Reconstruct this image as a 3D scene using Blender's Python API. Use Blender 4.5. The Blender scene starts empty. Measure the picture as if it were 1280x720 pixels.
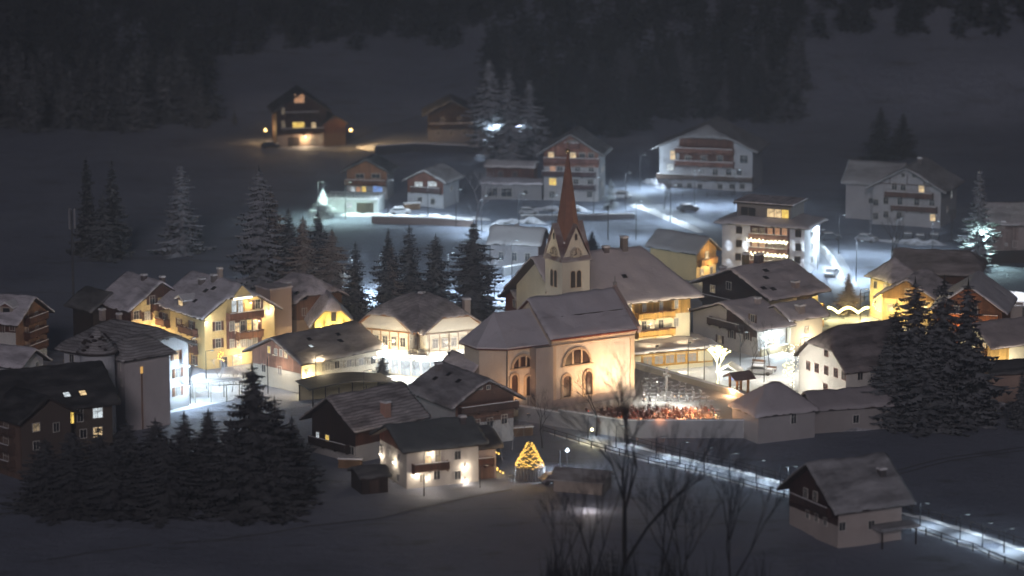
# snowy mountain village at night
import bpy, math, random
import numpy as np
from mathutils import Vector, Matrix, noise
random.seed(7); RNG = np.random.default_rng(7)
sc = bpy.context.scene
COL = sc.collection
R = math.radians

# ------------------------------------------------------------------ camera and view geometry
F = 4300.0; H = 118.0; PIT = R(11)
fw = Vector((0, math.cos(PIT), -math.sin(PIT))); up = Vector((0, math.sin(PIT), math.cos(PIT)))
CAM = Vector((0, 0, H))
def ray(px, py):
    return fw + Vector(((px-640)/F, 0, 0)) - up*((py-360)/F)
def sstep(a, b, v):
    t = min(1, max(0, (v-a)/(b-a))); return t*t*(3-2*t)
def terrain(x, y):
    k = sstep(-25, 30, x)
    y0 = 800 - 5*k
    z = 0.0
    if y > y0:
        s1 = 0.10*(1-k) + 0.30*k
        z = s1*(y-y0)*sstep(y0, y0+40, y)
    if y > 955: z += 0.36*(1-k*.5)*(y-955)*sstep(955, 1010, y)
    if y < 452: z -= 0.02*(452-y)
    m = sstep(640, 700, y)*0.5 + sstep(462, 440, y)*0.8
    if m > 0: z += m*(noise.noise(Vector((x*.05, y*.03, 0)))*1.2 + noise.noise(Vector((x*.2, y*.12, 3)))*.4 + noise.noise(Vector((x*.6, y*.35, 7)))*.16)
    return z
def G(px, py, z=None):
    """point on the ground under a sight line; z gives a level plane instead"""
    r = ray(px, py)
    if z is not None:
        t = (z-H)/r.z; return CAM + r*t
    t = 380/r.y
    while t < 3000/r.y:
        p = CAM + r*t
        if p.z <= terrain(p.x, p.y): break
        t += 1.0
    a, b = t-1.0, t
    for _ in range(12):
        m = (a+b)/2; p = CAM + r*m
        if p.z <= terrain(p.x, p.y): b = m
        else: a = m
    p = CAM + r*b
    return Vector((p.x, p.y, terrain(p.x, p.y)))

# ------------------------------------------------------------------ materials
MATS = {}
def nmat(key):
    m = bpy.data.materials.new(key); m.use_nodes = True
    nt = m.node_tree; b = nt.nodes['Principled BSDF']
    MATS[key] = m
    return m, nt, b
def lk(nt, a, b): nt.links.new(a, b)
def nd(nt, t, **kw):
    n = nt.nodes.new(t)
    for k, v in kw.items():
        if k in n.inputs: n.inputs[k].default_value = v
        else: setattr(n, k, v)
    return n
def rgb(c, k=1.0): return (c[0]*k, c[1]*k, c[2]*k, 1)
def mix2(nt, fac, c1, c2):
    m = nt.nodes.new('ShaderNodeMix'); m.data_type = 'RGBA'
    for s, v in ((0, fac), (6, c1), (7, c2)):
        if hasattr(v, 'links'): lk(nt, v, m.inputs[s])
        else: m.inputs[s].default_value = v
    return m.outputs[2]
def ramp(nt, src, a, b, ca=(0, 0, 0, 1), cb=(1, 1, 1, 1)):
    r = nt.nodes.new('ShaderNodeValToRGB'); r.color_ramp.elements[0].position = a; r.color_ramp.elements[1].position = b
    r.color_ramp.elements[0].color = ca; r.color_ramp.elements[1].color = cb
    lk(nt, src, r.inputs[0]); return r.outputs[0]
def tex(nt, scale, stretch=(1, 1, 1), detail=4, rough=.6):
    tc = nt.nodes.new('ShaderNodeTexCoord'); mp = nt.nodes.new('ShaderNodeMapping'); mp.inputs['Scale'].default_value = stretch
    lk(nt, tc.outputs['Object'], mp.inputs[0])
    n = nd(nt, 'ShaderNodeTexNoise', Scale=scale, Detail=detail, Roughness=rough)
    lk(nt, mp.outputs[0], n.inputs['Vector']); return n.outputs['Fac']
def bump(nt, b, h, strength, dist=.1):
    n = nd(nt, 'ShaderNodeBump', Strength=strength, Distance=dist); lk(nt, h, n.inputs['Height']); lk(nt, n.outputs[0], b.inputs['Normal'])
def stucco(c, key=None):
    key = 'stucco_%.2f_%.2f_%.2f' % c
    if key in MATS: return MATS[key]
    m, nt, b = nmat(key)
    col = mix2(nt, ramp(nt, tex(nt, .35, (1, 1, .6)), .35, .7), rgb(c, .86), rgb(c, 1.05))
    col2 = mix2(nt, ramp(nt, tex(nt, 2.5, (1, 1, .35)), .55, .8), col, rgb(c, .78))
    lk(nt, col2, b.inputs['Base Color']); b.inputs['Roughness'].default_value = .9
    bump(nt, b, tex(nt, 9), .35, .05); return m
def plaster(c):
    m, nt, b = nmat('church_plaster')
    col = mix2(nt, ramp(nt, tex(nt, .3, (1, 1, .5)), .3, .7), rgb(c, .84), rgb(c, 1.06))
    col = mix2(nt, ramp(nt, tex(nt, 1.6, (1, 1, .12), 6, .7), .52, .74), col, rgb((c[0]*.7, c[1]*.62, c[2]*.55)))
    col = mix2(nt, ramp(nt, tex(nt, .9, (1, 1, 1), 8, .75), .6, .72), col, rgb((c[0]*.75, c[1]*.66, c[2]*.6)))
    tc = nt.nodes.new('ShaderNodeTexCoord'); sx = nt.nodes.new('ShaderNodeSeparateXYZ'); lk(nt, tc.outputs['Object'], sx.inputs[0])
    a = nd(nt, 'ShaderNodeMath', operation='MULTIPLY_ADD'); lk(nt, tex(nt, 1.1), a.inputs[0]); a.inputs[1].default_value = -4.0; lk(nt, sx.outputs[2], a.inputs[2])
    mr = nd(nt, 'ShaderNodeMapRange'); lk(nt, a.outputs[0], mr.inputs[0]); mr.inputs[1].default_value = -2.2; mr.inputs[2].default_value = .6; mr.inputs[3].default_value = .6; mr.inputs[4].default_value = 0
    col = mix2(nt, mr.outputs[0], col, rgb((c[0]*.55, c[1]*.47, c[2]*.42)))
    lk(nt, col, b.inputs['Base Color']); b.inputs['Roughness'].default_value = .92; bump(nt, b, tex(nt, 5), .5, .08); return m
def timber(c, vertical=True):
    key = 'timber_%.2f_%.2f_%.2f_%d' % (c+(vertical,))
    if key in MATS: return MATS[key]
    m, nt, b = nmat(key)
    tc = nt.nodes.new('ShaderNodeTexCoord'); sx = nt.nodes.new('ShaderNodeSeparateXYZ'); lk(nt, tc.outputs['Object'], sx.inputs[0])
    if vertical:
        a = nd(nt, 'ShaderNodeMath', operation='ADD'); lk(nt, sx.outputs[0], a.inputs[0]); lk(nt, sx.outputs[1], a.inputs[1]); src = a.outputs[0]
    else: src = sx.outputs[2]
    s = nd(nt, 'ShaderNodeMath', operation='MULTIPLY'); lk(nt, src, s.inputs[0]); s.inputs[1].default_value = 3.2
    fr = nd(nt, 'ShaderNodeMath', operation='FRACT'); lk(nt, s.outputs[0], fr.inputs[0])
    fl = nd(nt, 'ShaderNodeMath', operation='FLOOR'); lk(nt, s.outputs[0], fl.inputs[0])
    wn = nd(nt, 'ShaderNodeTexWhiteNoise', noise_dimensions='1D'); lk(nt, fl.outputs[0], wn.inputs['W'])
    pl = mix2(nt, wn.outputs['Value'], rgb(c, .65), rgb(c, 1.35))
    pl = mix2(nt, ramp(nt, tex(nt, 1.2, (1, 1, .3)), .4, .7), pl, rgb(c, .6))
    gap = ramp(nt, fr.outputs[0], .06, .12)
    col = mix2(nt, gap, rgb(c, .25), pl)
    lk(nt, col, b.inputs['Base Color']); b.inputs['Roughness'].default_value = .8
    bump(nt, b, gap, .6, .03); return m
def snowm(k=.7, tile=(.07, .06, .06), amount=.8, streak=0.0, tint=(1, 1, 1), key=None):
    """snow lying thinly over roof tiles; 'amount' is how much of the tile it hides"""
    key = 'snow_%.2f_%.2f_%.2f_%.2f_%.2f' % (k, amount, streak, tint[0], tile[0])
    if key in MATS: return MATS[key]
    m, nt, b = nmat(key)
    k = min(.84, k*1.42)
    s = (k*tint[0], k*.985*tint[1], k*1.0*tint[2])  # warm tints put the village glow into the roof snow colour
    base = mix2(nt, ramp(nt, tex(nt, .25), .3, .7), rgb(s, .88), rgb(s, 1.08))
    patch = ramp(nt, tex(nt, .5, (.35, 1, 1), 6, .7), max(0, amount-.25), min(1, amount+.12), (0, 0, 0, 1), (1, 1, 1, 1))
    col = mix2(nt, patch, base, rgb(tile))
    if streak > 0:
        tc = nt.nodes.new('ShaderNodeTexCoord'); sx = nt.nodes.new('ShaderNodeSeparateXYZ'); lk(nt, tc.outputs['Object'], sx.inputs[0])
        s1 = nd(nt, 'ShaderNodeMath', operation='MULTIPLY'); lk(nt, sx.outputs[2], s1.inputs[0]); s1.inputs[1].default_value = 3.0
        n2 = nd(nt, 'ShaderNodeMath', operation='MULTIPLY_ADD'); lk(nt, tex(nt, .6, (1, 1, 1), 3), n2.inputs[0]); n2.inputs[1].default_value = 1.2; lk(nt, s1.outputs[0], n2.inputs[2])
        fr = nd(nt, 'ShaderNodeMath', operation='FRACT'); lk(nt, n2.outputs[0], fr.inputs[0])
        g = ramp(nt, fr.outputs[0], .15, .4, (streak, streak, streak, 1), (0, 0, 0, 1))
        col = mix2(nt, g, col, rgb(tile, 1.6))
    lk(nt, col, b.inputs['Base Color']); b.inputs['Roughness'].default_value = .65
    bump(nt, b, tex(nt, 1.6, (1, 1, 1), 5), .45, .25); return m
def plain(key, c, rough=.7, metal=0.0, var=.2):
    if key in MATS: return MATS[key]
    m, nt, b = nmat(key)
    col = mix2(nt, tex(nt, 1.5), rgb(c, 1-var), rgb(c, 1+var))
    lk(nt, col, b.inputs['Base Color']); b.inputs['Roughness'].default_value = rough; b.inputs['Metallic'].default_value = metal
    return m
def emis(key, c, s, var=0.0):
    if key in MATS: return MATS[key]
    m, nt, b = nmat(key)
    b.inputs['Base Color'].default_value = (.05, .05, .05, 1)
    b.inputs['Emission Color'].default_value = rgb(c)
    if var:
        # curtains and furniture behind the pane
        f = ramp(nt, tex(nt, 1.7, (1, 1, .7), 3), .38, .62)
        col = mix2(nt, f, rgb(c, 1-var), rgb(c)); lk(nt, col, b.inputs['Emission Color'])
    b.inputs['Emission Strength'].default_value = s
    b.inputs['Roughness'].default_value = .15
    return m
GLASS = {'d': plain('window_glass', (.03, .032, .036), .12, 0, .5),
         'k': plain('curtained_glass', (.28, .28, .29), .25, 0, .4),
         'w': emis('lit_window_warm', (1, .72, .38), 1.5, .55),
         'y': emis('lit_window_yellow', (1, .68, .15), 1.6, .35),
         'c': emis('lit_window_pale', (.85, .95, 1), 1.2, .5),
         'o': emis('lit_window_orange', (1, .5, .25), .9, .4),
         'b': emis('lit_window_blue', (.25, .45, 1), 1.4, .4),
         'm': emis('lit_window_dim', (1, .75, .45), .35, .7)}
WHITE = stucco((.72, .70, .66)); FRAME = plain('window_frame_white', (.6, .58, .54)); DKFRAME = plain('dark_trim', (.035, .025, .022))
WOOD = (.11, .05, .03); RED = (.2, .065, .035); HONEY = (.42, .22, .07)
METAL = plain('dark_metal', (.04, .04, .045), .4, .6)
STONE = plain('stone_trim', (.32, .30, .28), .9)
SNOW = snowm(.75, amount=1.2)

# ------------------------------------------------------------------ mesh collector
class MB:
    def __init__(s): s.v = []; s.f = []; s.mi = []
    def poly(s, pts, i=0):
        n = len(s.v); s.v += [tuple(p) for p in pts]; s.f.append(list(range(n, n+len(pts)))); s.mi.append(i); return s
    def box(s, c, d, rot=0, i=0, tilt=None):
        cs, sn = math.cos(rot), math.sin(rot); n = len(s.v)
        for dz in (-.5, .5):
            for dx, dy in ((-.5, -.5), (.5, -.5), (.5, .5), (-.5, .5)):
                p = Vector((dx*d[0], dy*d[1], dz*d[2]))
                if tilt: p = tilt @ p
                s.v.append((c[0]+p.x*cs-p.y*sn, c[1]+p.x*sn+p.y*cs, c[2]+p.z))
        for f in ((0, 3, 2, 1), (4, 5, 6, 7), (0, 1, 5, 4), (1, 2, 6, 5), (2, 3, 7, 6), (3, 0, 4, 7)):
            s.f.append([n+k for k in f]); s.mi.append(i)
        return s
    def prism(s, top, bottom, i=0, cap=True, skip=()):
        n = len(s.v); k = len(top); s.v += [tuple(p) for p in top] + [tuple(p) for p in bottom]
        if cap: s.f += [list(range(n, n+k)), list(range(n+2*k-1, n+k-1, -1))]; s.mi += [i, i]
        for a in range(k):
            if a in skip: continue
            b = (a+1) % k; s.f.append([n+b, n+a, n+k+a, n+k+b]); s.mi.append(i)
        return s
    def tube(s, a, b, r0, r1=None, n=6, i=0, cap=True):
        r1 = r0 if r1 is None else r1; a = Vector(a); b = Vector(b); d = (b-a)
        if d.length < 1e-6: return s
        d.normalize(); u = d.orthogonal().normalized(); w = d.cross(u); o = len(s.v)
        for p, r in ((a, r0), (b, r1)):
            for k in range(n):
                t = 2*math.pi*k/n; s.v.append(tuple(p+u*(r*math.cos(t))+w*(r*math.sin(t))))
        for k in range(n):
            s.f.append([o+k, o+(k+1) % n, o+n+(k+1) % n, o+n+k]); s.mi.append(i)
        if cap: s.f += [list(range(o+n-1, o-1, -1)), list(range(o+n, o+2*n))]; s.mi += [i, i]
        return s
    def ball(s, c, r, i=0, n=6, m=4, sq=(1, 1, 1)):
        o = len(s.v)
        for j in range(1, m):
            for k in range(n):
                t = math.pi*j/m; q = 2*math.pi*k/n
                s.v.append((c[0]+r*sq[0]*math.sin(t)*math.cos(q), c[1]+r*sq[1]*math.sin(t)*math.sin(q), c[2]+r*sq[2]*math.cos(t)))
        a = len(s.v); s.v += [(c[0], c[1], c[2]+r*sq[2]), (c[0], c[1], c[2]-r*sq[2])]
        for k in range(n):
            k2 = (k+1) % n
            s.f.append([a, o+k, o+k2]); s.mi.append(i)
            s.f.append([a+1, o+(m-2)*n+k2, o+(m-2)*n+k]); s.mi.append(i)
            for j in range(m-2): s.f.append([o+j*n+k, o+(j+1)*n+k, o+(j+1)*n+k2, o+j*n+k2]); s.mi.append(i)
        return s
    def data(s, name, mats):
        me = bpy.data.meshes.new(name); me.from_pydata(s.v, [], s.f)
        for m in (mats if isinstance(mats, (list, tuple)) else [mats]): me.materials.append(m)
        if any(s.mi): me.polygons.foreach_set('material_index', s.mi)
        me.update(); return me
    def build(s, name, mats, parent=None, **kw):
        return link(name, s.data(name, mats), parent, **kw)
def link(name, data, parent=None, loc=None, rz=None, **props):
    o = bpy.data.objects.new(name, data); COL.objects.link(o)
    if parent is not None: o.parent = parent
    if loc is not None: o.location = loc
    if rz is not None: o.rotation_euler = (0, 0, rz)
    for k, v in props.items(): o[k] = v
    return o
def thing(name, label, cat, loc=(0, 0, 0), rz=0, group=None, data=None):
    o = link(name, data, None, loc, rz, label=label, category=cat)
    if group: o['group'] = group
    return o
def copy_tree(o, parent=None):
    c = o.copy(); COL.objects.link(c)
    if parent is not None: c.parent = parent
    for ch in o.children: copy_tree(ch, c)
    return c
def struct(o): o['kind'] = 'structure'; return o

# ------------------------------------------------------------------ houses
def clip(poly, fn):
    out = []
    for k in range(len(poly)):
        a, b = poly[k], poly[(k+1) % len(poly)]; fa, fb = fn(a), fn(b)
        if fa <= 1e-9: out.append(a)
        if (fa < -1e-9 and fb > 1e-9) or (fa > 1e-9 and fb < -1e-9):
            t = fa/(fa-fb); out.append(tuple(a[i]+(b[i]-a[i])*t for i in range(len(a))))
    return out
WINCACHE = {}
def win_data(w, h, kind, frame):
    key = (round(w, 1), round(h, 1), kind, frame.name)
    if key not in WINCACHE:
        b = MB().box((0, 0.03, 0), (w, .04, h)); pane = b.data('window', GLASS[kind])
        b = MB(); t = .09
        for x in (-w/2, w/2): b.box((x, .05, 0), (t, .1, h+t))
        for z in (-h/2, h/2): b.box((0, .05, z), (w-t, .098, t))
        b.box((0, .06, 0), (.06, .05, h-t))
        if h > 1.3: b.box((0, .06, h*.15), (w-t, .045, .05))
        WINCACHE[key] = (pane, b.data('frame', frame))
    return WINCACHE[key]
SHUT = {}
def shut_data(w, h, c):
    key = (round(w, 1), round(h, 1), c)
    if key not in SHUT:
        b = MB().box((0, .05, 0), (w, .06, h))
        for k in range(5): b.box((0, .09, -h/2+h*(k+.5)/5), (w*.8, .03, h*.1))
        SHUT[key] = b.data('shutter', timber(c, False))
    return SHUT[key]
class House:
    def __init__(s, name, label, cat, c, yaw, L, w, ze, zr, side=1, wall=WHITE, zb=0.0, ov=1.0, ovw=None, hip=(None, None), shed=False,
                 roof=(.05, .035, .03), snow=None, snowt=.25, group=None, sp=None, bottom=-1.5):
        s.root = thing(name, label, cat, (c[0], c[1], zb), R(yaw), group)
        s.c = Vector((c[0], c[1], zb)); s.yaw = R(yaw); s.L, s.w, s.ze, s.zr, s.side, s.ov = L, w, ze, zr, side, ov
        s.ovw = ov if ovw is None else ovw
        s.X = Vector((math.cos(s.yaw), math.sin(s.yaw), 0)); s.Y = Vector((-s.X.y, s.X.x, 0))
        m = (zr-ze)/(w/2)
        if shed: s.pl = [(0, -side*(zr-ze)/w, (zr+ze)/2)]
        else: s.pl = [(0, -m, ze+m*w/2), (0, m, ze+m*w/2)]
        for sg, hp in zip((1, -1), hip):
            if hp is not None:
                f, k = hp; z0 = ze+f*(zr-ze); s.pl.append((-sg*k, 0, z0+k*L/2))
        s.m = m
        # walls
        b = MB()
        for key in 'gsbo':
            n, r, d, hl = s.face(key)
            poly = [(-hl, bottom), (hl, bottom), (hl, 99.), (-hl, 99.)]
            for (a, bb, cc) in s.pl: poly = clip(poly, lambda q: q[1]-(a*(n.x*d+r.x*q[0])+bb*(n.y*d+r.y*q[0])+cc-.24))
            b.poly([(n.x*d+r.x*q[0], n.y*d+r.y*q[0], q[1]) for q in poly])
        s.wall = b.build('wall', wall, s.root)
        # roof
        rb, sb = MB(), MB(); snowt0 = snowt
        for i, pi in enumerate(s.pl):
            for mb, ins, z0, z1 in ((rb, 0, -.24, 0), (sb, .14, .005, snowt0)):
                hx, hy = L/2-ins, w/2-ins
                poly = [(-hx, -hy), (hx, -hy), (hx, hy), (-hx, hy)]
                for j, pj in enumerate(s.pl):
                    if j != i: poly = clip(poly, lambda q: (pi[0]-pj[0])*q[0]+(pi[1]-pj[1])*q[1]+pi[2]-pj[2])
                if len(poly) < 3: continue
                zz = lambda q, o: (q[0], q[1], pi[0]*q[0]+pi[1]*q[1]+pi[2]+o)
                skip = []
                for k in range(len(poly)):
                    a, c2 = poly[k], poly[(k+1) % len(poly)]
                    if not ((abs(abs(a[0])-hx) < 1e-4 and abs(a[0]-c2[0]) < 1e-4) or (abs(abs(a[1])-hy) < 1e-4 and abs(a[1]-c2[1]) < 1e-4)): skip.append(k)
                mb.prism([zz(q, z1) for q in poly], [zz(q, z0) for q in poly], 0, True, skip)
        s.roof = rb.build('roof', plain('roof_boards_%.2f' % roof[0], roof), s.root)
        if snow is not False:
            gx = max(4, int(L/.55)); gy = max(6, int(w/.5)); gy += gy % 2; V = []; Fa = []; sd_ = Vector((s.c.x*.7, s.c.y*.7, 0))
            mats_ = snow or snowm(); e_ = .12
            for j in range(gy+1):
                for i in range(gx+1):
                    u_, v_ = i/gx*2-1, j/gy*2-1
                    x_, y_ = u_*(L/2+e_), v_*(w/2+e_)
                    nz = noise.noise(Vector((x_*.45, y_*.45, 0))+sd_); n2_ = noise.noise(Vector((x_*1.7, y_*1.7, 5))+sd_)
                    if i in (0, gx): x_ += (n2_*.22-.04)*(1 if i else -1)
                    if j in (0, gy): y_ += (n2_*.22-.04)*(1 if j else -1)
                    d_ = min(L/2+e_-abs(u_*(L/2+e_)), w/2+e_-abs(v_*(w/2+e_)))
                    hs = sorted(A*x_+B*y_+C for A, B, C in s.pl); zb_ = hs[0]
                    if len(hs) > 1: q_ = .35; zb_ -= max(0, q_-(hs[1]-hs[0]))**2/(4*q_)
                    t_ = snowt0*(1.15+.9*nz+.35*n2_)*(1 if d_ > .3 else .55)
                    V.append((x_, y_, zb_+max(.04, t_)))
            NX = gx+1
            for j in range(gy):
                for i in range(gx): a_ = j*NX+i; Fa.append((a_, a_+1, a_+NX+1, a_+NX))
            ring = [i for i in range(NX)]+[j*NX+gx for j in range(1, gy+1)]+[gy*NX+i for i in range(gx-1, -1, -1)]+[j*NX for j in range(gy-1, 0, -1)]
            o_ = len(V)
            for k in ring: x_, y_, z_ = V[k]; V.append((x_*(1-.1/L), y_*(1-.1/w), z_-.24))
            for k in range(len(ring)): k2 = (k+1) % len(ring); Fa.append((ring[k2], ring[k], o_+k, o_+k2))
            me = bpy.data.meshes.new('roof_snow'); me.from_pydata(V, [], Fa); me.materials.append(mats_); me.polygons.foreach_set('use_smooth', [True]*len(Fa)); me.update()
            s.snow = link('roof_snow', me, s.roof)
    def face(s, key):
        sd = s.side
        n = {'g': Vector((1, 0, 0)), 'b': Vector((-1, 0, 0)), 's': Vector((0, sd, 0)), 'o': Vector((0, -sd, 0))}[key]
        r = Vector((0, 0, 1)).cross(n)
        return n, r, (s.L/2-s.ov if key in 'gb' else s.w/2-s.ovw), (s.w/2-s.ovw if key in 'gb' else s.L/2-s.ov)
    def loc(s, p):
        d = p - s.c; return Vector((d.dot(s.X), d.dot(s.Y), d.z))
    def lray(s, px, py):
        o = s.loc(CAM); r = ray(px, py); return o, Vector((r.dot(s.X), r.dot(s.Y), r.z))
    def hit(s, key, px, py):
        n, r, d, hl = s.face(key); o, v = s.lray(px, py)
        t = (d-o.dot(n))/v.dot(n); p = o+v*t
        return p.dot(r), p.z
    def roofhit(s, px, py):
        o, v = s.lray(px, py); best = None
        for a, b, c in s.pl:
            t = (a*o.x+b*o.y+c-o.z)/(v.z-a*v.x-b*v.y); p = o+v*t
            bad = max(abs(p.x)-s.L/2, abs(p.y)-s.w/2, 0)
            mn = min(A*p.x+B*p.y+C for A, B, C in s.pl)
            sc_ = bad + abs(mn-p.z)*2
            if best is None or sc_ < best[0]: best = (sc_, p, (a, b, c))
        if best[0] > 1.5: print('ROOFMISS', s.root.name, px, py, round(best[0], 1))
        p = best[1]; p.x = max(-s.L/2+.6, min(s.L/2-.6, p.x)); p.y = max(-s.w/2+.6, min(s.w/2-.6, p.y))
        return p, best[2]
    def at(s, key, u, z, out=0.0):
        n, r, d, hl = s.face(key); return n*(d+out)+r*u+Vector((0, 0, z)), math.atan2(-n.x, n.y)
    def win(s, key, pts, w=.95, h=1.25, sh=None, frame=None, base=None, uz=False):
        frame = frame or FRAME
        n, r, d, hl = s.face(key)
        for q in pts:
            u, z = (q[0], q[1]) if uz else s.hit(key, q[0], q[1])
            if abs(u) > hl+.4: print('WINMISS', s.root.name, key, q, round(u, 1), round(hl, 1))
            u = max(-hl+w/2+.1, min(hl-w/2-.1, u))
            ww, hh = (q[3], q[4]) if len(q) > 4 else (w, h)
            pn, fr = win_data(ww, hh, q[2], frame)
            p, rz = s.at(key, u, z, base or 0)
            o = link('window', pn, s.root, p, rz); link('frame', fr, o)
            if sh:
                sd = shut_data(ww*.48, hh*1.02, sh)
                for k in (-1, 1): link('shutter', sd, o, (k*(ww*.5+ww*.27), 0, 0))
    def clad(s, key, z0, c=RED, vertical=True, z1=99., u0=None, u1=None, out=.06, name='timber_cladding'):
        n, r, d, hl = s.face(key)
        lo, hi = (-hl if u0 is None else u0), (hl if u1 is None else u1)
        poly = [(lo, z0), (hi, z0), (hi, z1), (lo, z1)]
        for (a, bb, cc) in s.pl: poly = clip(poly, lambda q: q[1]-(a*(n.x*d+r.x*q[0])+bb*(n.y*d+r.y*q[0])+cc-.27))
        if len(poly) < 3: return
        P3 = lambda o_: [(n.x*(d+o_)+r.x*q[0], n.y*(d+o_)+r.y*q[0], q[1]) for q in poly]
        return MB().prism(P3(out), P3(-.02)).build(name, c if isinstance(c, bpy.types.Material) else timber(c, vertical), s.root)
    def balcony(s, key, px0, px1, py, depth=1.1, c=WOOD, h=1.0, uz=None, snow=True, flowers=False):
        if uz: u0, u1, z = uz
        else:
            u0, z = s.hit(key, px0, py); u1, _ = s.hit(key, px1, py); u0, z2 = s.hit(key, px0, py); z = s.hit(key, (px0+px1)/2, py)[1]
        n, r, d, hl = s.face(key); m = timber(c, True)
        u0 = max(u0, -hl-.3); u1 = min(u1, hl+.3)
        if u1-u0 < .5: print('BALC', s.root.name, u0, u1); return
        p, rz = s.at(key, (u0+u1)/2, z, 0); W = u1-u0
        b = MB().box((0, depth/2, 0), (W, depth, .14))
        k = max(2, int(W/2.5))
        for i in range(k+1): b.box((-W/2+.1+i*(W-.2)/k, depth*.35, -.25), (.12, depth*.7, .3))
        o = b.build('balcony', m, s.root, loc=p, rz=rz)
        b = MB().box((0, depth-.04, h*.52), (W-.1, .05, h*.8)).box((0, depth-.04, h), (W, .12, .08))
        for sg in (-1, 1): b.box((sg*(W/2-.04), depth/2, h*.52), (.05, depth-.2, h*.8)).box((sg*(W/2-.04), depth/2, h), (.1, depth-.14, .08))
        b.build('railing', m, o)
        if snow: MB().box((0, depth-.04, h+.1), (W-.1, .14, .1)).build('rail_snow', SNOW, o)
        if flowers:
            f = MB()
            for i in range(int(W*3)): f.ball((-W/2+.2+i*(W-.4)/max(1, int(W*3)-1), depth+.1, h+random.uniform(-.05, .15)), random.uniform(.12, .2), 0, 5, 3)
            f.build('planter', plain('dry_geranium', (.12, .05, .03)), o)
        return o
    def chimney(s, px, py, w=.7, h=1.5, c=(.4, .33, .3), cap=True):
        p, pl = s.roofhit(px, py)
        o = MB().box((0, 0, 0), (w, w, h)).build('chimney', stucco(c), s.roof, loc=(p.x, p.y, p.z+h/2-.3))
        if cap: MB().box((0, 0, h/2+.06), (w+.25, w+.25, .1)).box((0, 0, h/2+.2), (w+.1, w+.1, .18)).build('cap', SNOW, o)
    def skylight(s, px, py, kind='d', w=.8, l=1.1):
        p, (a, b, c) = s.roofhit(px, py)
        nrm = Vector((-a, -b, 1)).normalized(); q = nrm.to_track_quat('Z', 'Y')
        o = MB().box((0, 0, 0), (w, w, .12)).build('skylight', DKFRAME, s.roof, loc=p+nrm*.3)
        o.rotation_mode = 'QUATERNION'; o.rotation_quaternion = q
        MB().box((0, 0, .07), (w-.2, w-.2, .04)).build('pane', GLASS[kind], o)
    def dormer(s, px, py, w=2.2, h=1.4, kind='d', l=3.0, sideof=None, wall=None, roofc=None):
        p, (a, b, c) = s.roofhit(px, py)
        d = Vector((-a, -b, 0)).normalized(); rz = math.atan2(-d.x, d.y)
        o = MB().box((0, -l/2, h/2-.3), (w, l, h)).build('dormer', wall or stucco((.45, .38, .32)), s.roof, loc=p, rz=rz)
        t = .45*w/2+.1; b2 = MB(); zt = h-.3
        for sg in (-1, 1):
            poly = [(0, .4, zt+t), (0, -l-1, zt+t), (sg*(w/2+.35), -l-1, zt-.15), (sg*(w/2+.35), .4, zt-.15)]
            if sg < 0: poly = poly[::-1]
            b2.prism([(x, y, z+.28) for x, y, z in poly], poly)
        b2.build('dormer_roof', snowm(), o)
        MB().poly([(-w/2, 0, zt), (w/2, 0, zt), (0, 0, zt+t-.05)]).build('gable', timber(RED), o)
        pn, fr = win_data(min(1.2, w*.55), h*.65, kind, FRAME)
        wv = link('window', pn, o, (0, 0, h/2-.25), 0)
    def post(s, key, u, z0, z1, out=.9, c=WOOD):
        p, rz = s.at(key, u, (z0+z1)/2, out); MB().box((0, 0, 0), (.16, .16, z1-z0)).build('post', timber(c), s.root, loc=p, rz=rz)

# ------------------------------------------------------------------ lamps
def pt(loc, col, power, parent=None, rad=.25, name='bulb_or_fill_light'):
    l = bpy.data.lights.new(name, 'POINT'); l.color = col; l.energy = power*PW; l.shadow_soft_size = rad
    o = bpy.data.objects.new(name, l); COL.objects.link(o); o.location = loc
    if parent is not None: o.parent = parent
    return o
def spot(loc, target, col, power, ang=100, blend=.6, rad=.3, name='flood_light'):
    l = bpy.data.lights.new(name, 'SPOT'); l.color = col; l.energy = power*PW; l.shadow_soft_size = rad; l.spot_size = R(ang); l.spot_blend = blend
    o = bpy.data.objects.new(name, l); COL.objects.link(o); o.location = loc
    o.rotation_mode = 'QUATERNION'; o.rotation_quaternion = (Vector(target)-Vector(loc)).to_track_quat('-Z', 'Y')
    return o
PW = 3.0
COLD = (.68, .86, 1.0); WARM = (1.0, .66, .33); YEL = (1.0, .74, .3); GREEN = (.7, 1.0, .92)
LAMPD = {}
def street_lamp(p, label, col=COLD, power=900, h=6.0, rz=0.0, ang=150, group=None):
    t = thing('street_lamp', label, 'street lamp', p, rz, group)
    k = (col, h)
    if k not in LAMPD:
        a = MB().tube((0, 0, -.3), (0, 0, h), .09, .05, 8).data('pole', METAL)
        b = MB().tube((0, 0, h), (.9, 0, h+.15), .04, .04, 6).box((1.0, 0, h+.16), (.6, .26, .1)).data('lamp_head', METAL)
        c = MB().box((1.0, 0, h+.09), (.45, .2, .04)).data('lens', emis('lamp_lens_%.2f_%d' % (col[2], h < 5), col, 1.5 if h < 5 else 4))
        LAMPD[k] = (a, b, c)
    a, b, c = LAMPD[k]
    link('pole', a, t); hd = link('lamp_head', b, t); link('lens', c, hd)
    w = Matrix.Rotation(rz, 3, 'Z') @ Vector((1.0, 0, h-.1)) + Vector(p)
    spot(w, w-Vector((0, 0, 1)), col, power, ang, 1.0, .2)
    pt(w-Vector((0, 0, .15)), col, power*.2, None, .2)
    return t
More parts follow.
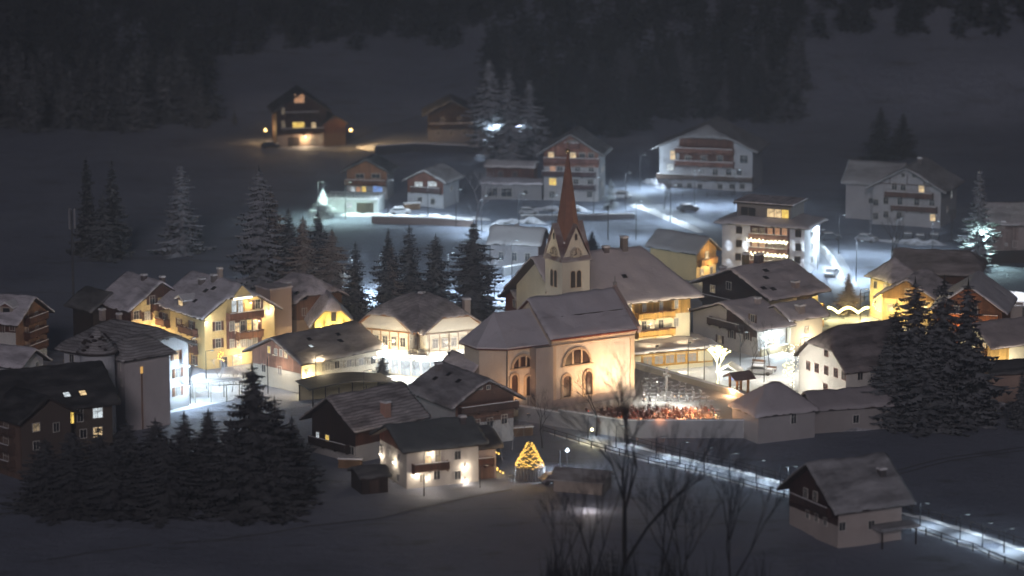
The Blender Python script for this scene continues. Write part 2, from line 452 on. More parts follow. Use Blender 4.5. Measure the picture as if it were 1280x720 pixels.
def wall_lamp(h, key, px, py, label, col=WARM, power=60, out=.45, off=0.0, group='wall lamps'):
    u, z = h.hit(key, px, py); p, rz = h.at(key, u, z, 0.0)
    w = h.c + h.X*p.x + h.Y*p.y + Vector((0, 0, p.z))
    t = thing('wall_lamp', label, 'wall lamp', w, rz+h.yaw, None)
    MB().box((0, out/2, .12), (.08, out, .06)).tube((0, out, .02), (0, out, .16), .12, .08, 8).build('bracket', METAL, t)
    MB().ball((0, out, -.06), .11).build('bulb', emis('bulb_%.2f' % col[2], col, 20), t)
    n, r, d, hl = h.face(key)
    nw = h.X*n.x+h.Y*n.y
    pt(w+nw*(out+.25)+Vector((0, 0, -.1)), col, power*1.35, None, .12)
    return t
SKY = 0.005; MOON = 0.85; HAZE = 0.00068
# ------------------------------------------------------------------ the ground
def build_ground():
    xs = np.concatenate([np.linspace(-900, -150, 26)[:-1], np.linspace(-150, 150, 151), np.linspace(150, 900, 26)[1:]])
    ys = np.concatenate([np.linspace(-150, 380, 24)[:-1], np.linspace(380, 470, 46)[:-1], np.linspace(470, 640, 35)[:-1], np.linspace(640, 1100, 140)[:-1], np.linspace(1100, 2400, 40)])
    v = [(x, y, terrain(x, y)) for y in ys for x in xs]; nx = len(xs)
    f = [(j*nx+i, j*nx+i+1, (j+1)*nx+i+1, (j+1)*nx+i) for j in range(len(ys)-1) for i in range(nx-1)]
    me = bpy.data.meshes.new('snowy_ground'); me.from_pydata(v, [], f); me.update()
    me.polygons.foreach_set('use_smooth', [True]*len(f))
    m, nt, b = nmat('snow_ground')
    base = mix2(nt, ramp(nt, tex(nt, .03, (1, 1, 1), 5), .3, .7), (.235, .26, .34, 1), (.38, .41, .50, 1))  # snow and grass toned dark and bluish, in place of dim night light
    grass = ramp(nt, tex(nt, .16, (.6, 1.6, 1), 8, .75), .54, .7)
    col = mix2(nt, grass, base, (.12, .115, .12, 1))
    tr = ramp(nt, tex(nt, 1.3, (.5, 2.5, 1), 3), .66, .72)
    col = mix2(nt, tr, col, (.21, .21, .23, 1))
    lk(nt, col, b.inputs['Base Color']); b.inputs['Roughness'].default_value = .7
    bump(nt, b, tex(nt, .45, (1, 1.6, 1), 8, .75), .9, 1.2)
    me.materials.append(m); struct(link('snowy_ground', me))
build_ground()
def strip(name, pts, width, mat, dz=.05, step=4.0):
    P = []
    for a, c in zip(pts[:-1], pts[1:]):
        a = Vector(a[:2]); c = Vector(c[:2]); n = max(1, int((c-a).length/step))
        P += [a+(c-a)*i/n for i in range(n)]
    P.append(Vector(pts[-1][:2])); v = []; f = []
    sm = [P[0]]+[(P[i-1]+P[i]*2+P[i+1])/4 for i in range(1, len(P)-1)]+[P[-1]]; P = sm
    K = 4
    for i, p in enumerate(P):
        d = (P[min(i+1, len(P)-1)]-P[max(i-1, 0)]).normalized(); n = Vector((-d.y, d.x))
        for k in range(K+1):
            q = p+n*(width*(k/K-.5)); v.append((q.x, q.y, terrain(q.x, q.y)+dz))
    for i in range(len(P)-1):
        for k in range(K): a = i*(K+1)+k; f.append((a, a+K+1, a+K+2, a+1))
    me = bpy.data.meshes.new(name); me.from_pydata(v, [], f); me.materials.append(mat); me.update()
    return struct(link(name, me))
ROADM = plain('packed_snow_road', (.32, .33, .37), .75, 0, .25)
road_px = [(560, 500), (640, 515), (700, 538), (760, 556), (830, 575), (900, 590), (1000, 618), (1140, 652), (1280, 698), (1400, 745)]
road_w = [G(*p) for p in road_px]
strip('main_road', road_w, 3.4, ROADM)
strip('hill_road', [G(*p) for p in ((735, 236), (775, 240), (800, 252), (850, 272), (900, 292), (960, 350))], 5.5, ROADM)
strip('right_lane', [G(*p) for p in ((1008, 300), (1035, 318), (1050, 345), (1060, 372), (1075, 400))], 5, ROADM)
strip('upper_lane', [G(*p) for p in ((385, 266), (460, 270), (560, 276), (640, 292), (720, 300))], 5, ROADM)
strip('chalet_drive', [G(*p) for p in ((310, 180), (380, 186), (440, 188))], 5, ROADM)
def sheet(name, px, z, mat, thick=None):
    pts = [G(x, y, z) for x, y in px]
    if thick is None: return struct(MB().poly(pts).build(name, mat))
    bt = [Vector((p.x, p.y, z-thick)) for p in pts]
    return struct(MB().prism(pts, bt).build(name, mat))
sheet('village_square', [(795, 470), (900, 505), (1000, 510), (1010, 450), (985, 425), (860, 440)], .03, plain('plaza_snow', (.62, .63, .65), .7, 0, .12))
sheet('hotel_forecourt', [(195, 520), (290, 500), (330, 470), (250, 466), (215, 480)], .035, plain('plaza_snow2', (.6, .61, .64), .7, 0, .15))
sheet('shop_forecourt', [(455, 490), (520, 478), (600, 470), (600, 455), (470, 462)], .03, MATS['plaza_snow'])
# churchyard raised on a retaining wall
TZ = 1.7
ty = [(628, 508), (700, 520), (782, 533), (930, 533), (938, 503), (925, 497), (797, 461), (700, 458), (600, 475)]
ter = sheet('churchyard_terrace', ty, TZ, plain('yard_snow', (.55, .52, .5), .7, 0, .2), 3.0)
Y2 = [G(x, y, TZ) for x, y in ty]
def wall_run(name, label, pts, z0, z1, t=.45, c=(.36, .34, .33), group=None, capsnow=True):
    r = thing(name, label, 'wall', (pts[0].x, pts[0].y, z0), 0, group); o = Vector((pts[0].x, pts[0].y, z0))
    b, s = MB(), MB()
    for a, c2 in zip(pts[:-1], pts[1:]):
        a = Vector((a.x, a.y)); c2 = Vector((c2.x, c2.y)); d = c2-a; m = (a+c2)/2; rz = math.atan2(d.y, d.x)
        b.box((m.x-o.x, m.y-o.y, (z1-z0)/2-.5), (d.length+t*.98, t, z1-z0+1), rz); s.box((m.x-o.x, m.y-o.y, z1-z0+.1), (d.length+t*.8, t+.1, .2), rz)
    b.build('masonry', stucco(c), r)
    if capsnow: s.build('coping_snow', SNOW, r)
    return r
wall_run('churchyard_wall', 'long pale retaining wall under the red lit graves in front of the church', [Y2[1], Y2[2], Y2[3]], 0, TZ+.9, c=(.42, .41, .42))
wall_run('churchyard_wall', 'low warm lit churchyard wall running back toward the wooden shelter', [Y2[3], Y2[4], Y2[5]], 0, TZ+.8, c=(.5, .4, .3))
wall_run('churchyard_wall', 'snow capped slanting wall between the snowy graves and the village square', [Y2[5], Y2[6]], 0, TZ+.9, c=(.5, .44, .34))
wall_run('churchyard_wall', 'short grey wall below the apse beside the road', [Y2[0], Y2[1]], 0, TZ+.5, c=(.4, .4, .42))

# ------------------------------------------------------------------ houses, left part of the village
YEL_W = stucco((.72, .56, .28)); CREAM = stucco((.72, .64, .46)); PALE = stucco((.66, .67, .70)); PINKW = stucco((.5, .42, .38)); GREYW = stucco((.6, .56, .56))
def near0(hh, key, u, z, out):
    p, _ = hh.at(key, u, z, out); return hh.c+hh.X*p.x+hh.Y*p.y+Vector((0, 0, p.z))
BR = (.13, .055, .035); DKW = (.045, .028, .022)
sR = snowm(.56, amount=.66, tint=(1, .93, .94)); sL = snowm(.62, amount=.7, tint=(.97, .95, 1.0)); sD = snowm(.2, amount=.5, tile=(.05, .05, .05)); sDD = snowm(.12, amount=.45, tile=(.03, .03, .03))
sST = snowm(.5, amount=.6, streak=.75, tint=(1, .94, .92)); sST2 = snowm(.4, amount=.6, streak=.85)
h = House('guest_house', 'white guest house at the far left edge with pinkish snowy roof and brown balconies', 'house', (-81, 544.5), -22, 9.5, 11.8, 7.5, 11, -1, WHITE, snow=sL)
h.clad('g', 2.5, (.3, .16, .1)); h.clad('s', 6, BR)
for y in (401, 419, 436): h.balcony('g', 30, 54, y, c=BR)
h.win('g', [(33, 394, 'd'), (45, 394, 'd'), (33, 412, 'd'), (46, 412, 'd'), (34, 430, 'd'), (47, 430, 'd')]); h.win('s', [(3, 411, 'd'), (22, 409, 'd')]); h.dormer(8, 392)
h = House('farm_annex', 'small white annex with grey snowy roof below the guest house at left edge', 'house', (-77.5, 521.8), -31, 9.5, 7.6, 5, 7.4, -1, PALE, snow=sL)
h.win('g', [(46, 455, 'd')], .7, .7)
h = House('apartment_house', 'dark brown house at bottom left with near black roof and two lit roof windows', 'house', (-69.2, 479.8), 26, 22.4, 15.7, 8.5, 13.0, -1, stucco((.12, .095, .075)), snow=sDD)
h.win('s', [(89, 521, 'y', .8, 2.0), (122, 516, 'c', 1.5, 1.5), (122, 540, 'w', 1.4, 1.5), (100, 519, 'd', .9, 1.9), (68, 543, 'd', 1, 1.3), (68, 525, 'd', 1, 1.2), (104, 542, 'd', 1, 1.3)], sh=None)
h.skylight(83, 495.5, 'c', 1.1); h.skylight(103, 493.5, 'w', 1.1)
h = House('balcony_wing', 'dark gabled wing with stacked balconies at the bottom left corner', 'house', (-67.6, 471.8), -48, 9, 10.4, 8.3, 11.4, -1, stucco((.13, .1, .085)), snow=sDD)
h.clad('s', -1, (.2, .13, .1)); h.win('s', [(8, 530, 'm', 1.2, 1.6), (8, 550, 'd', 1.2, 1.6), (8, 572, 'm', 1.2, 1.6)])
for y in (539, 560, 580): h.balcony('s', -8, 20, y, c=(.14, .09, .07), depth=1.4)
h.win('g', [(45, 534, 'm', 1.2, 1.2), (45, 557, 'd', 1, 1.3), (70, 534, 'd', 1, 1.3)])
h = House('town_house', 'white three storey house with brown shutters behind the tall grey windowless block', 'house', (-58.6, 511.1), -41, 14, 16.4, 9.6, 13.4, -1, stucco((.68, .70, .74)), snow=sST2, hip=((.55, .75), (.2, .8)))
h.win('g', [(220, 444, 'w'), (222, 466, 'k'), (200, 442, 'd'), (200, 465, 'd'), (222, 489, 'k')], 1.1, 1.4, sh=(.3, .12, .05)); h.win('g', [(200, 423, 'd'), (209, 422, 'd')], .6, .8)
h.win('s', [(90, 448, 'd')]); h.chimney(128, 398, .7, 1.6); h.chimney(149, 402, .6, 1.4)
wall_lamp(h, 'g', 226, 455, 'added cold white lamp brightening the facade of the white town house', COLD, 270, 1.8)  # this lamp and the next are added to brighten the facade
wall_lamp(h, 'g', 226, 480, 'lower added cold white lamp brightening the facade of the white town house', COLD, 270, 1.8)
h = House('stair_block', 'tall windowless grey block with pyramid roof and one orange lit slit', 'tower block', (-55.8, 500.0), -141, 9.5, 7.2, 11, 13.6, 1, GREYW, snow=sST2, hip=((0, .8), (0, .8)), ov=.8)
p, rz = h.at('s', -1.0, 4.2, .02)
MB().box((0, .02, 0), (.28, .06, 9.5)).build('light_slit', emis('slit_orange', (1, .5, .3), .06, .5), h.root, loc=p, rz=rz)
MB().box((0, .05, 1.8), (.4, .06, 1.0)).build('lit_slot', emis('slit_lit', (1, .55, .15), .9), h.root, loc=(p.x, p.y, 7.2), rz=rz)
h.win('g', [(150, 458, 'd', .4, 1.2), (152, 478, 'd', .4, 1.2)])
# round stair turret with conical roof
tc = G(124, 541); t = thing('round_turret', 'white round stair turret with a conical dark snowy roof', 'turret', (tc.x, tc.y, 0))
MB().tube((0, 0, -1), (0, 0, 12.3), 2.55, 2.55, 28).build('wall', stucco((.64, .66, .70)), t)
rr = MB().tube((0, 0, 12.2), (0, 0, 15.6), 3.15, .1, 28).build('roof', plain('roof_boards_0.05', (.05, .035, .03)), t)
MB().tube((0, 0, 12.45), (0, 0, 15.8), 3.0, .12, 28).build('roof_snow', sST2, rr)
b = MB()
for k in range(30):
    a = random.uniform(0, 6.28); q = random.uniform(.35, .9); b.ball((math.cos(a)*3.2*q, math.sin(a)*3.2*q, 12.5+3.4*(1-q)+.1), random.uniform(.2, .5), 0, 5, 3, (1, 1, .5))
b.build('climber', plain('dead_vine', (.05, .035, .03)), t)
# yellow hotel
h = House('yellow_hotel', 'large yellow hotel with big snowy roof, glowing gable triangle and brown timber balconies', 'hotel', (-47.8, 547.8), -55, 16, 15.0, 8.5, 13.2, -1, YEL_W, snow=sL, hip=((.62, 1.1), None))
HOTEL = h
u0, _ = h.hit('g', 283, 415); u1, _ = h.hit('g', 327, 415)
h.clad('g', 2.9, (.16, .08, .07), u0=u0, u1=u1, z1=8.6)
h.win('g', [(272.5, 407.5, 'd'), (272.5, 429, 'd'), (322, 380, 'd')], 1.0, 1.5, sh=(.14, .06, .05))
h.win('g', [(292, 382.5, 'c'), (300, 382.5, 'c')], .9, 2.0, base=.08)
h.win('g', [(289.5, 407, 'k'), (296, 410, 'w'), (303, 407, 'd'), (311, 406, 'y'), (318.5, 406, 'w')], .85, 1.7, base=.08)
h.win('g', [(289.5, 429.5, 'k'), (297.5, 429.5, 'w'), (304, 428.5, 'k'), (311, 428, 'k'), (318, 427, 'm')], .8, 1.4, base=.08)
h.win('g', [(296, 452, 'w', 1.6, 2.2), (280, 453, 'd', 1.2, 1.8)])
h.balcony('g', 282, 325, 396, 1.5, (.2, .09, .06)); h.balcony('g', 294, 324, 420, 1.6, (.24, .11, .06), flowers=True)
h.win('s', [(224, 404, 'd'), (206, 397, 'd'), (240, 407, 'd'), (224, 424, 'd'), (243, 430, 'd'), (243, 450, 'd')], 1, 1.5, sh=(.14, .06, .05))
h.balcony('s', 201, 213, 405, 1.2, BR, flowers=True); h.balcony('s', 230, 248, 416, 1.2, BR, flowers=True); h.balcony('s', 230, 248, 437, 1.2, BR, flowers=True)
h.dormer(226, 383, kind='w', l=2.5); h.chimney(268, 352, .9, 1.3, (.2, .17, .16)); h.chimney(252, 356, .9, 1.2, (.2, .17, .16)); h.chimney(275, 349, .7, 2.0)
for q in ((258, 365), (245, 378), (268, 362)): h.skylight(*q)
n, r, d, hl = h.face('g')
tri = h.root
zt = 12.2; o_ = MB().box((0, 0, 0), (3.4, .06, .3)).build('light_strip', emis('strip_warm', (1, .9, .65), 6), tri, loc=n*(d+1.1)+Vector((0, 0, 11.15)), rz=math.atan2(-n.x, n.y))
MB().prism([n*(d+1.02)+r*-1.9+Vector((0, 0, 11.3)), n*(d+1.02)+r*1.9+Vector((0, 0, 11.3)), n*(d+1.02)+Vector((0, 0, 13.2))], [n*(d+.8)+r*-1.9+Vector((0, 0, 11.3)), n*(d+.8)+r*1.9+Vector((0, 0, 11.3)), n*(d+.8)+Vector((0, 0, 13.2))]).build('gable_panel', YEL_W, tri)
for px, py, nm in ((256, 402, 'left'), (336, 387, 'right')): wall_lamp(h, 'g', px, py, 'small white downlight at the %s corner of the yellow hotel gable' % nm, (1, .93, .8), 70, .5)
wall_lamp(h, 'g', 298, 445, 'warm lamp over the yellow hotel entrance door', (1, .75, .45), 130, .7)
wall_lamp(h, 'g', 322, 400, 'warm lamp on the lit balcony of the yellow hotel', (1, .7, .35), 60, .5)
wall_lamp(h, 's', 215, 440, 'warm lamp low on the side wall of the yellow hotel', (1, .7, .35), 160, .6)
wall_lamp(h, 'g', 311, 377, 'warm lamp by the top balcony of the yellow hotel', (1, .75, .4), 60, .6)
for q_ in ((-4, 3.5, 5), (3, 3.5, 5)): pt(near0(h, 'g', *q_), (1, .82, .55), 260)  # added fill lights before the hotel walls, without fixtures
for q_ in ((-4, 3, 4), (2, 3, 4)): pt(near0(h, 's', *q_), (1, .78, .48), 190)
h = House('yellow_house', 'yellow house with steep snowy roof standing behind the yellow hotel', 'house', (-60.2, 553.5), -54, 11.5, 12.7, 8, 12.3, -1, YEL_W, snow=sL, hip=(None, None))
h.win('g', [(190, 375, 'd'), (184, 395, 'k'), (170, 394, 'd'), (205, 395, 'd')], 1, 1.4, sh=(.15, .07, .05)); h.clad('g', 9.6, BR); h.balcony('g', 188, 205, 386, c=BR); h.chimney(180, 351, .8, 1.2, (.15, .12, .12)); h.chimney(205, 354, .7, 1.2, (.15, .12, .12)); h.clad('s', 5, BR)
wall_lamp(h, 'g', 188, 408, 'warm lamp on the yellow house behind the hotel', (1, .7, .35), 90, .6)
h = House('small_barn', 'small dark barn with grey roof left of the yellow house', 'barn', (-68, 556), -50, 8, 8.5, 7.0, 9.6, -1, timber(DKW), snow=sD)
h.win('g', [(0, 5, 'd'), (-1.5, 3, 'd')], uz=True)
h = House('brown_guesthouse', 'brown timbered guesthouse with hipped snowy roof right of the yellow hotel', 'house', (-34.7, 562), -52, 11, 11, 7.5, 11, -1, stucco((.5, .36, .25)), snow=sR, hip=((.35, .9), (.3, .9)))
h.clad('g', 4.5, (.3, .14, .07)); h.clad('s', 4.5, (.3, .14, .07)); h.win('g', [(-3, 5.8, 'd'), (-.9, 5.8, 'w'), (1.2, 5.8, 'd'), (3.2, 5.8, 'd')], uz=True)
h.win('s', [(-3, 5.8, 'd'), (-1, 5.8, 'd'), (1, 5.8, 'd'), (3, 5.8, 'd')], uz=True); h.skylight(372, 368); h.skylight(385, 375); h.chimney(360, 362, .8, 1.4)
c = G(342, 396, 6); t = thing('stair_tower', 'pinkish plain stair tower beside the brown guesthouse', 'tower', (c.x, c.y+1, 0)); MB().box((0, 0, 5), (4.2, 4.2, 11.5), R(-52)).build('wall', stucco((.5, .38, .32)), t); MB().box((0, 0, 10.9), (4.5, 4.5, .3), R(-52)).build('roof_snow', sR, t)
h = House('hall_house', 'small yellow lit gable house with half hipped roof right of the brown guesthouse', 'house', (-30.1, 555.4), -80, 10, 7.8, 4.6, 9.0, -1, stucco((.75, .62, .25)), snow=sR, hip=((.62, 1.2), None))
h.win('g', [(417, 396, 'd', .7, 1.4)], frame=DKFRAME); wall_lamp(h, 'g', 405, 408, 'yellow lamp left of the arched window on the small yellow gable house', YEL, 230, .9); wall_lamp(h, 'g', 430, 405, 'yellow lamp right of the arched window on the small yellow gable house', YEL, 230, .9)
h = House('long_house', 'long low white house with wide dark roof and pink timber gable', 'house', (-31.1, 530.6), -135, 18.2, 14.0, 5.0, 8.2, 1, stucco((.62, .6, .54)), snow=snowm(.3, amount=.62, tint=(1, .96, .95)), ov=1.2)
h.clad('g', 3.2, (.36, .2, .15), out=.08); h.win('g', [(337, 437, 'y'), (345.5, 440, 'k'), (352, 441, 'k'), (358, 443, 'w')], .7, 1.1, base=.08); h.win('g', [(330, 460, 'd'), (350, 463, 'k')])
h.win('s', [(409, 458, 'k'), (421, 456, 'd'), (436, 454, 'k'), (451, 452, 'k'), (466, 450, 'd')], 1.1, 1.2, sh=(.5, .48, .44))
h.skylight(388, 435, 'c'); h.skylight(422, 420); h.skylight(425, 428); h.skylight(386, 426)
wall_lamp(h, 's', 383, 468, 'yellow lamp at the corner of the long house above the carport', YEL, 200, .7)
# curved carport roof
c = G(432, 478, 3); t = thing('carport', 'curved dark carport roof with open lit bays in front of the long house', 'carport', (c.x, c.y, 0), R(22))
b = MB(); n = 12; W = 14.0; D = 7.0
for i in range(n):
    x0, x1 = -W/2+W*i/n, -W/2+W*(i+1)/n; f = lambda x: 3.0+.7*math.cos(x/W*math.pi)
    b.prism([(x0, -D/2, f(x0)+.15), (x1, -D/2, f(x1)+.15), (x1, D/2, f(x1)+.15), (x0, D/2, f(x0)+.15)], [(x0, -D/2, f(x0)), (x1, -D/2, f(x1)), (x1, D/2, f(x1)), (x0, D/2, f(x0))])
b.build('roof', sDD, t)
pd = MB().box((0, 0, 1.4), (.16, .16, 3.3)).data('post', METAL)
for x in (-6.4, -2.2, 2.2, 6.4):
    for y in (-3.2, 3.2): link('post', pd, t, (x, y, 0))
MB().box((0, 3.3, 1.3), (13, .15, 2.6)).build('back_panel', stucco((.5, .45, .3)), t)
pt(G(396, 480, 1.6), YEL, 160)
h = House('brown_roof_barn', 'dark timber barn house with streaky brown snowy roof in front of the carport', 'barn', (-21.2, 483.7), -136, 14.6, 12.0, 4.9, 9.0, 1, stucco((.5, .48, .46)), snow=sST, ov=1.3)
h.clad('g', 2.4, (.05, .032, .026)); h.clad('s', 2.5, BR); h.win('g', [(410, 548, 'y', .8, 1.1), (398, 544, 'c', .7, 1.0), (440, 563, 'd', 1.2, 1.2)], base=.08); h.chimney(482, 521, 1.1, 2.4, (.55, .32, .25)); h.balcony('g', 392, 438, 558, c=DKW)
h = House('lit_chalet', 'white house with dark green grey roof, wall uplights and a glowing recessed balcony', 'house', (-11.6, 468.0), -156, 13.0, 12.0, 5.6, 8.1, 1, stucco((.68, .63, .57)), snow=snowm(.13, amount=.8, tile=(.05, .055, .05), tint=(.9, 1, 1)), ov=1.1)
LC = h
h.clad('g', 5.0, RED, out=.07); h.win('g', [(475, 562, 'd'), (486, 566, 'd'), (499, 572, 'd'), (485, 590, 'd'), (498, 597, 'd')], .8, 1.1)
h.win('s', [(547, 570, 'm', .9, 1.7), (535, 571, 'w', 1.0, 1.9), (572, 569, 'd'), (572, 594, 'd'), (546, 594, 'd'), (528, 598, 'm')], .9, 1.2); h.balcony('s', 514, 558, 586, 1.3, (.18, .09, .06)); h.chimney(578, 530, .8, 1.3, (.12, .1, .1))
for k, (f_, px, py, pw, lb) in enumerate((('g', 477, 567, 55, 'upper wall uplight between the left windows of the lit white chalet'), ('g', 477, 592, 45, 'lower wall uplight on the left gable of the lit white chalet'), ('g', 494, 577, 55, 'upper wall uplight near the corner of the lit white chalet gable'), ('g', 494, 603, 45, 'lower wall uplight near the corner of the lit white chalet gable'),
    ('s', 537, 566, 60, 'lamp glowing over the balcony of the lit white chalet'), ('s', 520, 592, 60, 'lamp under the balcony of the lit white chalet'), ('s', 533, 596, 40, 'door lamp under the balcony of the lit white chalet'), ('s', 581, 583, 60, 'upper wall uplight at the right end of the lit white chalet'), ('s', 581, 600, 50, 'lower wall uplight at the right end of the lit white chalet'))):
    wall_lamp(h, f_, px, py, lb, (1, .86, .68), pw*.6, .25)
h = House('garage_wing', 'low garage wing with dark roof on the right of the lit white chalet', 'garage', (-5.3, 470.6), -156, 5, 9, 4.6, 6.6, 1, stucco((.5, .42, .38)), snow=sD, ov=.8)
h.clad('s', -1, (.25, .15, .11), u0=-1.4, u1=1.4, z1=2.3, name='garage_door'); h.balcony('s', 595, 615, 580, 1.0, BR)
c = G(462, 612); h = House('garden_shed', 'small dark garden shed with snow dusted flat pitched roof left of the lit white chalet', 'shed', (c.x, c.y, ), -159, 4.6, 5.4, 2.4, 3.3, 1, timber(DKW), snow=sD, ov=.4)
h.clad('s', -1, (.08, .05, .04), u0=-.8, u1=.8, z1=1.9, name='door')
h = House('grey_roof_chalet', 'brown gabled chalet with broad grey snowy roof left of the church choir', 'house', (-7.0, 492.7), -59, 14.3, 12.4, 6.3, 9.9, -1, stucco((.55, .55, .56)), snow=snowm(.42, amount=.6, tint=(1, .97, .98)), ov=1.3)
h.clad('g', 3.4, (.2, .11, .08), vertical=False); h.win('g', [(612, 528, 'd'), (630, 524, 'd'), (596, 530, 'd')], 1, 1.4); h.win('g', [(600, 484, 'd'), (610, 484, 'd')], .6, .6, base=.07); h.balcony('g', 572, 648, 512, 1.2, (.1, .06, .05))
h.skylight(545, 475); h.skylight(562, 470); h.chimney(548, 464, .8, 1.4, (.25, .22, .22)); h.skylight(574, 478)
h = House('back_shed', 'small house with steep grey roof squeezed between chalet and church apse', 'house', (-6.8, 506.5), -52, 8, 8, 5.6, 9.2, -1, stucco((.5, .48, .47)), snow=sR)
h.win('s', [(0, 3, 'd')], uz=True)
def near0(hh, key, u, z, out):
    p, _ = hh.at(key, u, z, out); return hh.c+hh.X*p.x+hh.Y*p.y+Vector((0, 0, p.z))

TB = (.42, .2, .06); CRM = stucco((.74, .68, .56))
def frame_boards(h, key, us, z0, z1, bands, c=TB, out=.04):
    n, r, d, hl = h.face(key); b = MB(); rz = math.atan2(-n.x, n.y)
    for u in us: p = n*(d+out)+r*u; b.box((p.x, p.y, (z0+z1)/2), (.16, .1, z1-z0), rz)
    for z in bands: p = n*(d+out+.003); b.box((p.x, p.y, z), (2*hl, .1, .18), rz)
    b.build('timber_frame', timber(c), h.root)
J = Vector((-14.6, 546, 0)); sSH = snowm(.52, amount=.66, streak=.3, tint=(1, .93, .9))
WING = []
for yw, LL, ww, nm, lb in ((-117, 15.5, 11, 'timbered_shop', 'white half timbered shop house with orange edged half hipped gable over a dazzling shop front'), (-66, 16.5, 11.5, 'shop_wing', 'right wing of the half timbered shop house with white balcony posts beside the church')):
    X_ = Vector((math.cos(R(yw)), math.sin(R(yw)), 0)); cc = J+X_*(LL/2-2.2)
    h = House(nm, lb, 'shop house', cc, yw, LL, ww, 7.3, 11.6, -1 if yw < -90 else 1, CRM, snow=sSH, hip=((.6, .9), (.1, .8)), ov=1.1, roof=(.3, .13, .04))
    WING.append(h); k = 'd' if yw < -90 else 'k'
    h.win('g', [(u, 5.5, k) for u in (-3.2, -1.6, 0, 1.6, 3.2)], .95, 1.5, uz=True); h.win('g', [(u, 1.5, 'c') for u in (-3.4, -1.7, 0, 1.7, 3.4)], 1.35, 2.3, uz=True)
    h.win('s', [(1.5, 5.4, 'd'), (4.5, 5.4, 'd')], uz=True); h.win('o', [(-1.5, 5.4, 'd'), (-4.5, 5.4, 'k'), (-2, 1.5, 'c'), (-5, 1.5, 'c')], uz=True)
    for key in 'gso': frame_boards(h, key, [-4.2, -2.4, -.8, .8, 2.4, 4.2], 4.0, 7.2, [4.0, 7.1], TB if yw < -90 else (.4, .3, .24))
    h.balcony('g', 0, 0, 0, 1.2, (.62, .58, .5), uz=(-4.8, 4.8, 3.4), snow=False)
    h.balcony('o', 0, 0, 0, 1.2, (.62, .58, .5), uz=(-6.5, 6.5, 3.4), snow=False)
    n, r, d, hl = h.face('g')
    MB().box((0, 0, 0), (7.5, .12, .16)).build('light_strip', emis('shop_strip', (.8, .95, 1), 11), h.root, loc=n*(d+1.3)+Vector((0, 0, 3.1)), rz=math.atan2(-n.x, n.y))
    for u in (-3.5, 0, 3.5):
        pt(near0(h, 'g', u, 2.7, 2.2), (.86, .96, 1), 210); pt(near0(h, 'g', u, 4.9, 2.8), (1, .8, .5) if yw < -90 else (1, .9, .75), 170)  # upper warm lights are added fill for the facade, without fixtures
# shared ground floor bay between the two gables
A_, B_ = WING; pa_ = near0(A_, 'g', 4.0 if False else 4.2, 0, .1); pb_ = near0(B_, 'g', -4.2, 0, .1)
if (pa_-pb_).length > 14: pa_ = near0(A_, 'g', -4.2, 0, .1)
dd_ = pb_-pa_; mm_ = (pa_+pb_)/2; rz_ = math.atan2(dd_.y, dd_.x)
t = thing('shop_entrance', 'bright glazed shop entrance between the two half timbered gables', 'shop entrance', (mm_.x, mm_.y+1.5, 0), rz_)
MB().box((0, 0, 1.7), (dd_.length, 3.4, 3.5)).build('wall', CRM, t); MB().box((0, -.3, 3.65), (dd_.length+1, 4.4, .35)).build('canopy_snow', SNOW, t)
for u in (-1.6, 0, 1.6): link('window', win_data(1.4, 2.3, 'c', FRAME)[0], t, (u, -1.72, 1.5), math.pi)
pt(mm_+Vector((0, -2.5, 2.6)), (.86, .96, 1), 300)
h = WING[1]; h.chimney(583, 392, 1.0, 2.6, (.6, .5, .45)); h = WING[0]; h.chimney(527, 374, .8, 1.3)
wall_lamp(h, 's', 470, 425, 'orange lamp on the left gable of the half timbered shop', (1, .6, .2), 110, 1.0)
# ------------------------------------------------------------------ church
CW = plaster((.72, .63, .52)); CTRIM = stucco((.66, .5, .34))
def arch_poly(w, hgt, n=10, lun=False):
    r = w/2; pts = []
    z0 = hgt-r if not lun else 0
    if not lun: pts += [(-r, 0)]
    for i in range(n+1):
        a = math.pi*(1-i/n); pts.append((r*math.cos(a), max(0, z0)+r*math.sin(a)))
    if not lun: pts += [(r, 0)]
    return pts[::-1]
def panel(parent, name, pts, p, rz, t0, t1, mat):
    return MB().prism([(x, t1, z) for x, z in pts], [(x, t0, z) for x, z in pts]).build(name, mat, parent, loc=p, rz=rz)
GL2 = plain('church_glass', (.045, .028, .026), .2, 0, .5)
def ring_arch(parent, w, hgt, lun, p, rz):
    a = arch_poly(w, hgt, lun=lun); b_ = arch_poly(w+.7, hgt+.35, lun=lun); mb = MB(); n = len(a)
    for k in range(n-(0 if lun else 1)):
        k2 = (k+1) % n
        A, B, C, D = a[k], a[k2], b_[k2], b_[k]
        mb.poly([(A[0], .3, A[1]), (B[0], .3, B[1]), (C[0], .22, C[1]), (D[0], .22, D[1])]); mb.poly([(A[0], 0, A[1]), (B[0], 0, B[1]), (B[0], .3, B[1]), (A[0], .3, A[1])]); mb.poly([(C[0], 0, C[1]), (D[0], 0, D[1]), (D[0], .22, D[1]), (C[0], .22, C[1])])
    mb.box((0, .17, -.12), (w+.9, .36, .2))
    return mb.build('window_surround', CTRIM, parent, loc=p, rz=rz)
def arched(h, key, px, py_bottom, w, hgt, lun=False):
    u, z = h.hit(key, px, py_bottom); p, rz = h.at(key, u, z)
    o = ring_arch(h.root, w, hgt, lun, p, rz)
    panel(o, 'window', arch_poly(w, hgt, lun=lun), (0, 0, .0), 0, .0, .03, GL2)
    if lun:
        MB().box((-w*.17, .13, hgt*.48), (.3, .08, hgt*.96)).box((w*.17, .13, hgt*.48), (.3, .08, hgt*.96)).box((0, .125, .06), (w*.34, .06, .12)).build('mullions', CTRIM, o)
sC = snowm(.46, amount=.8, tint=(.98, .95, 1.0))
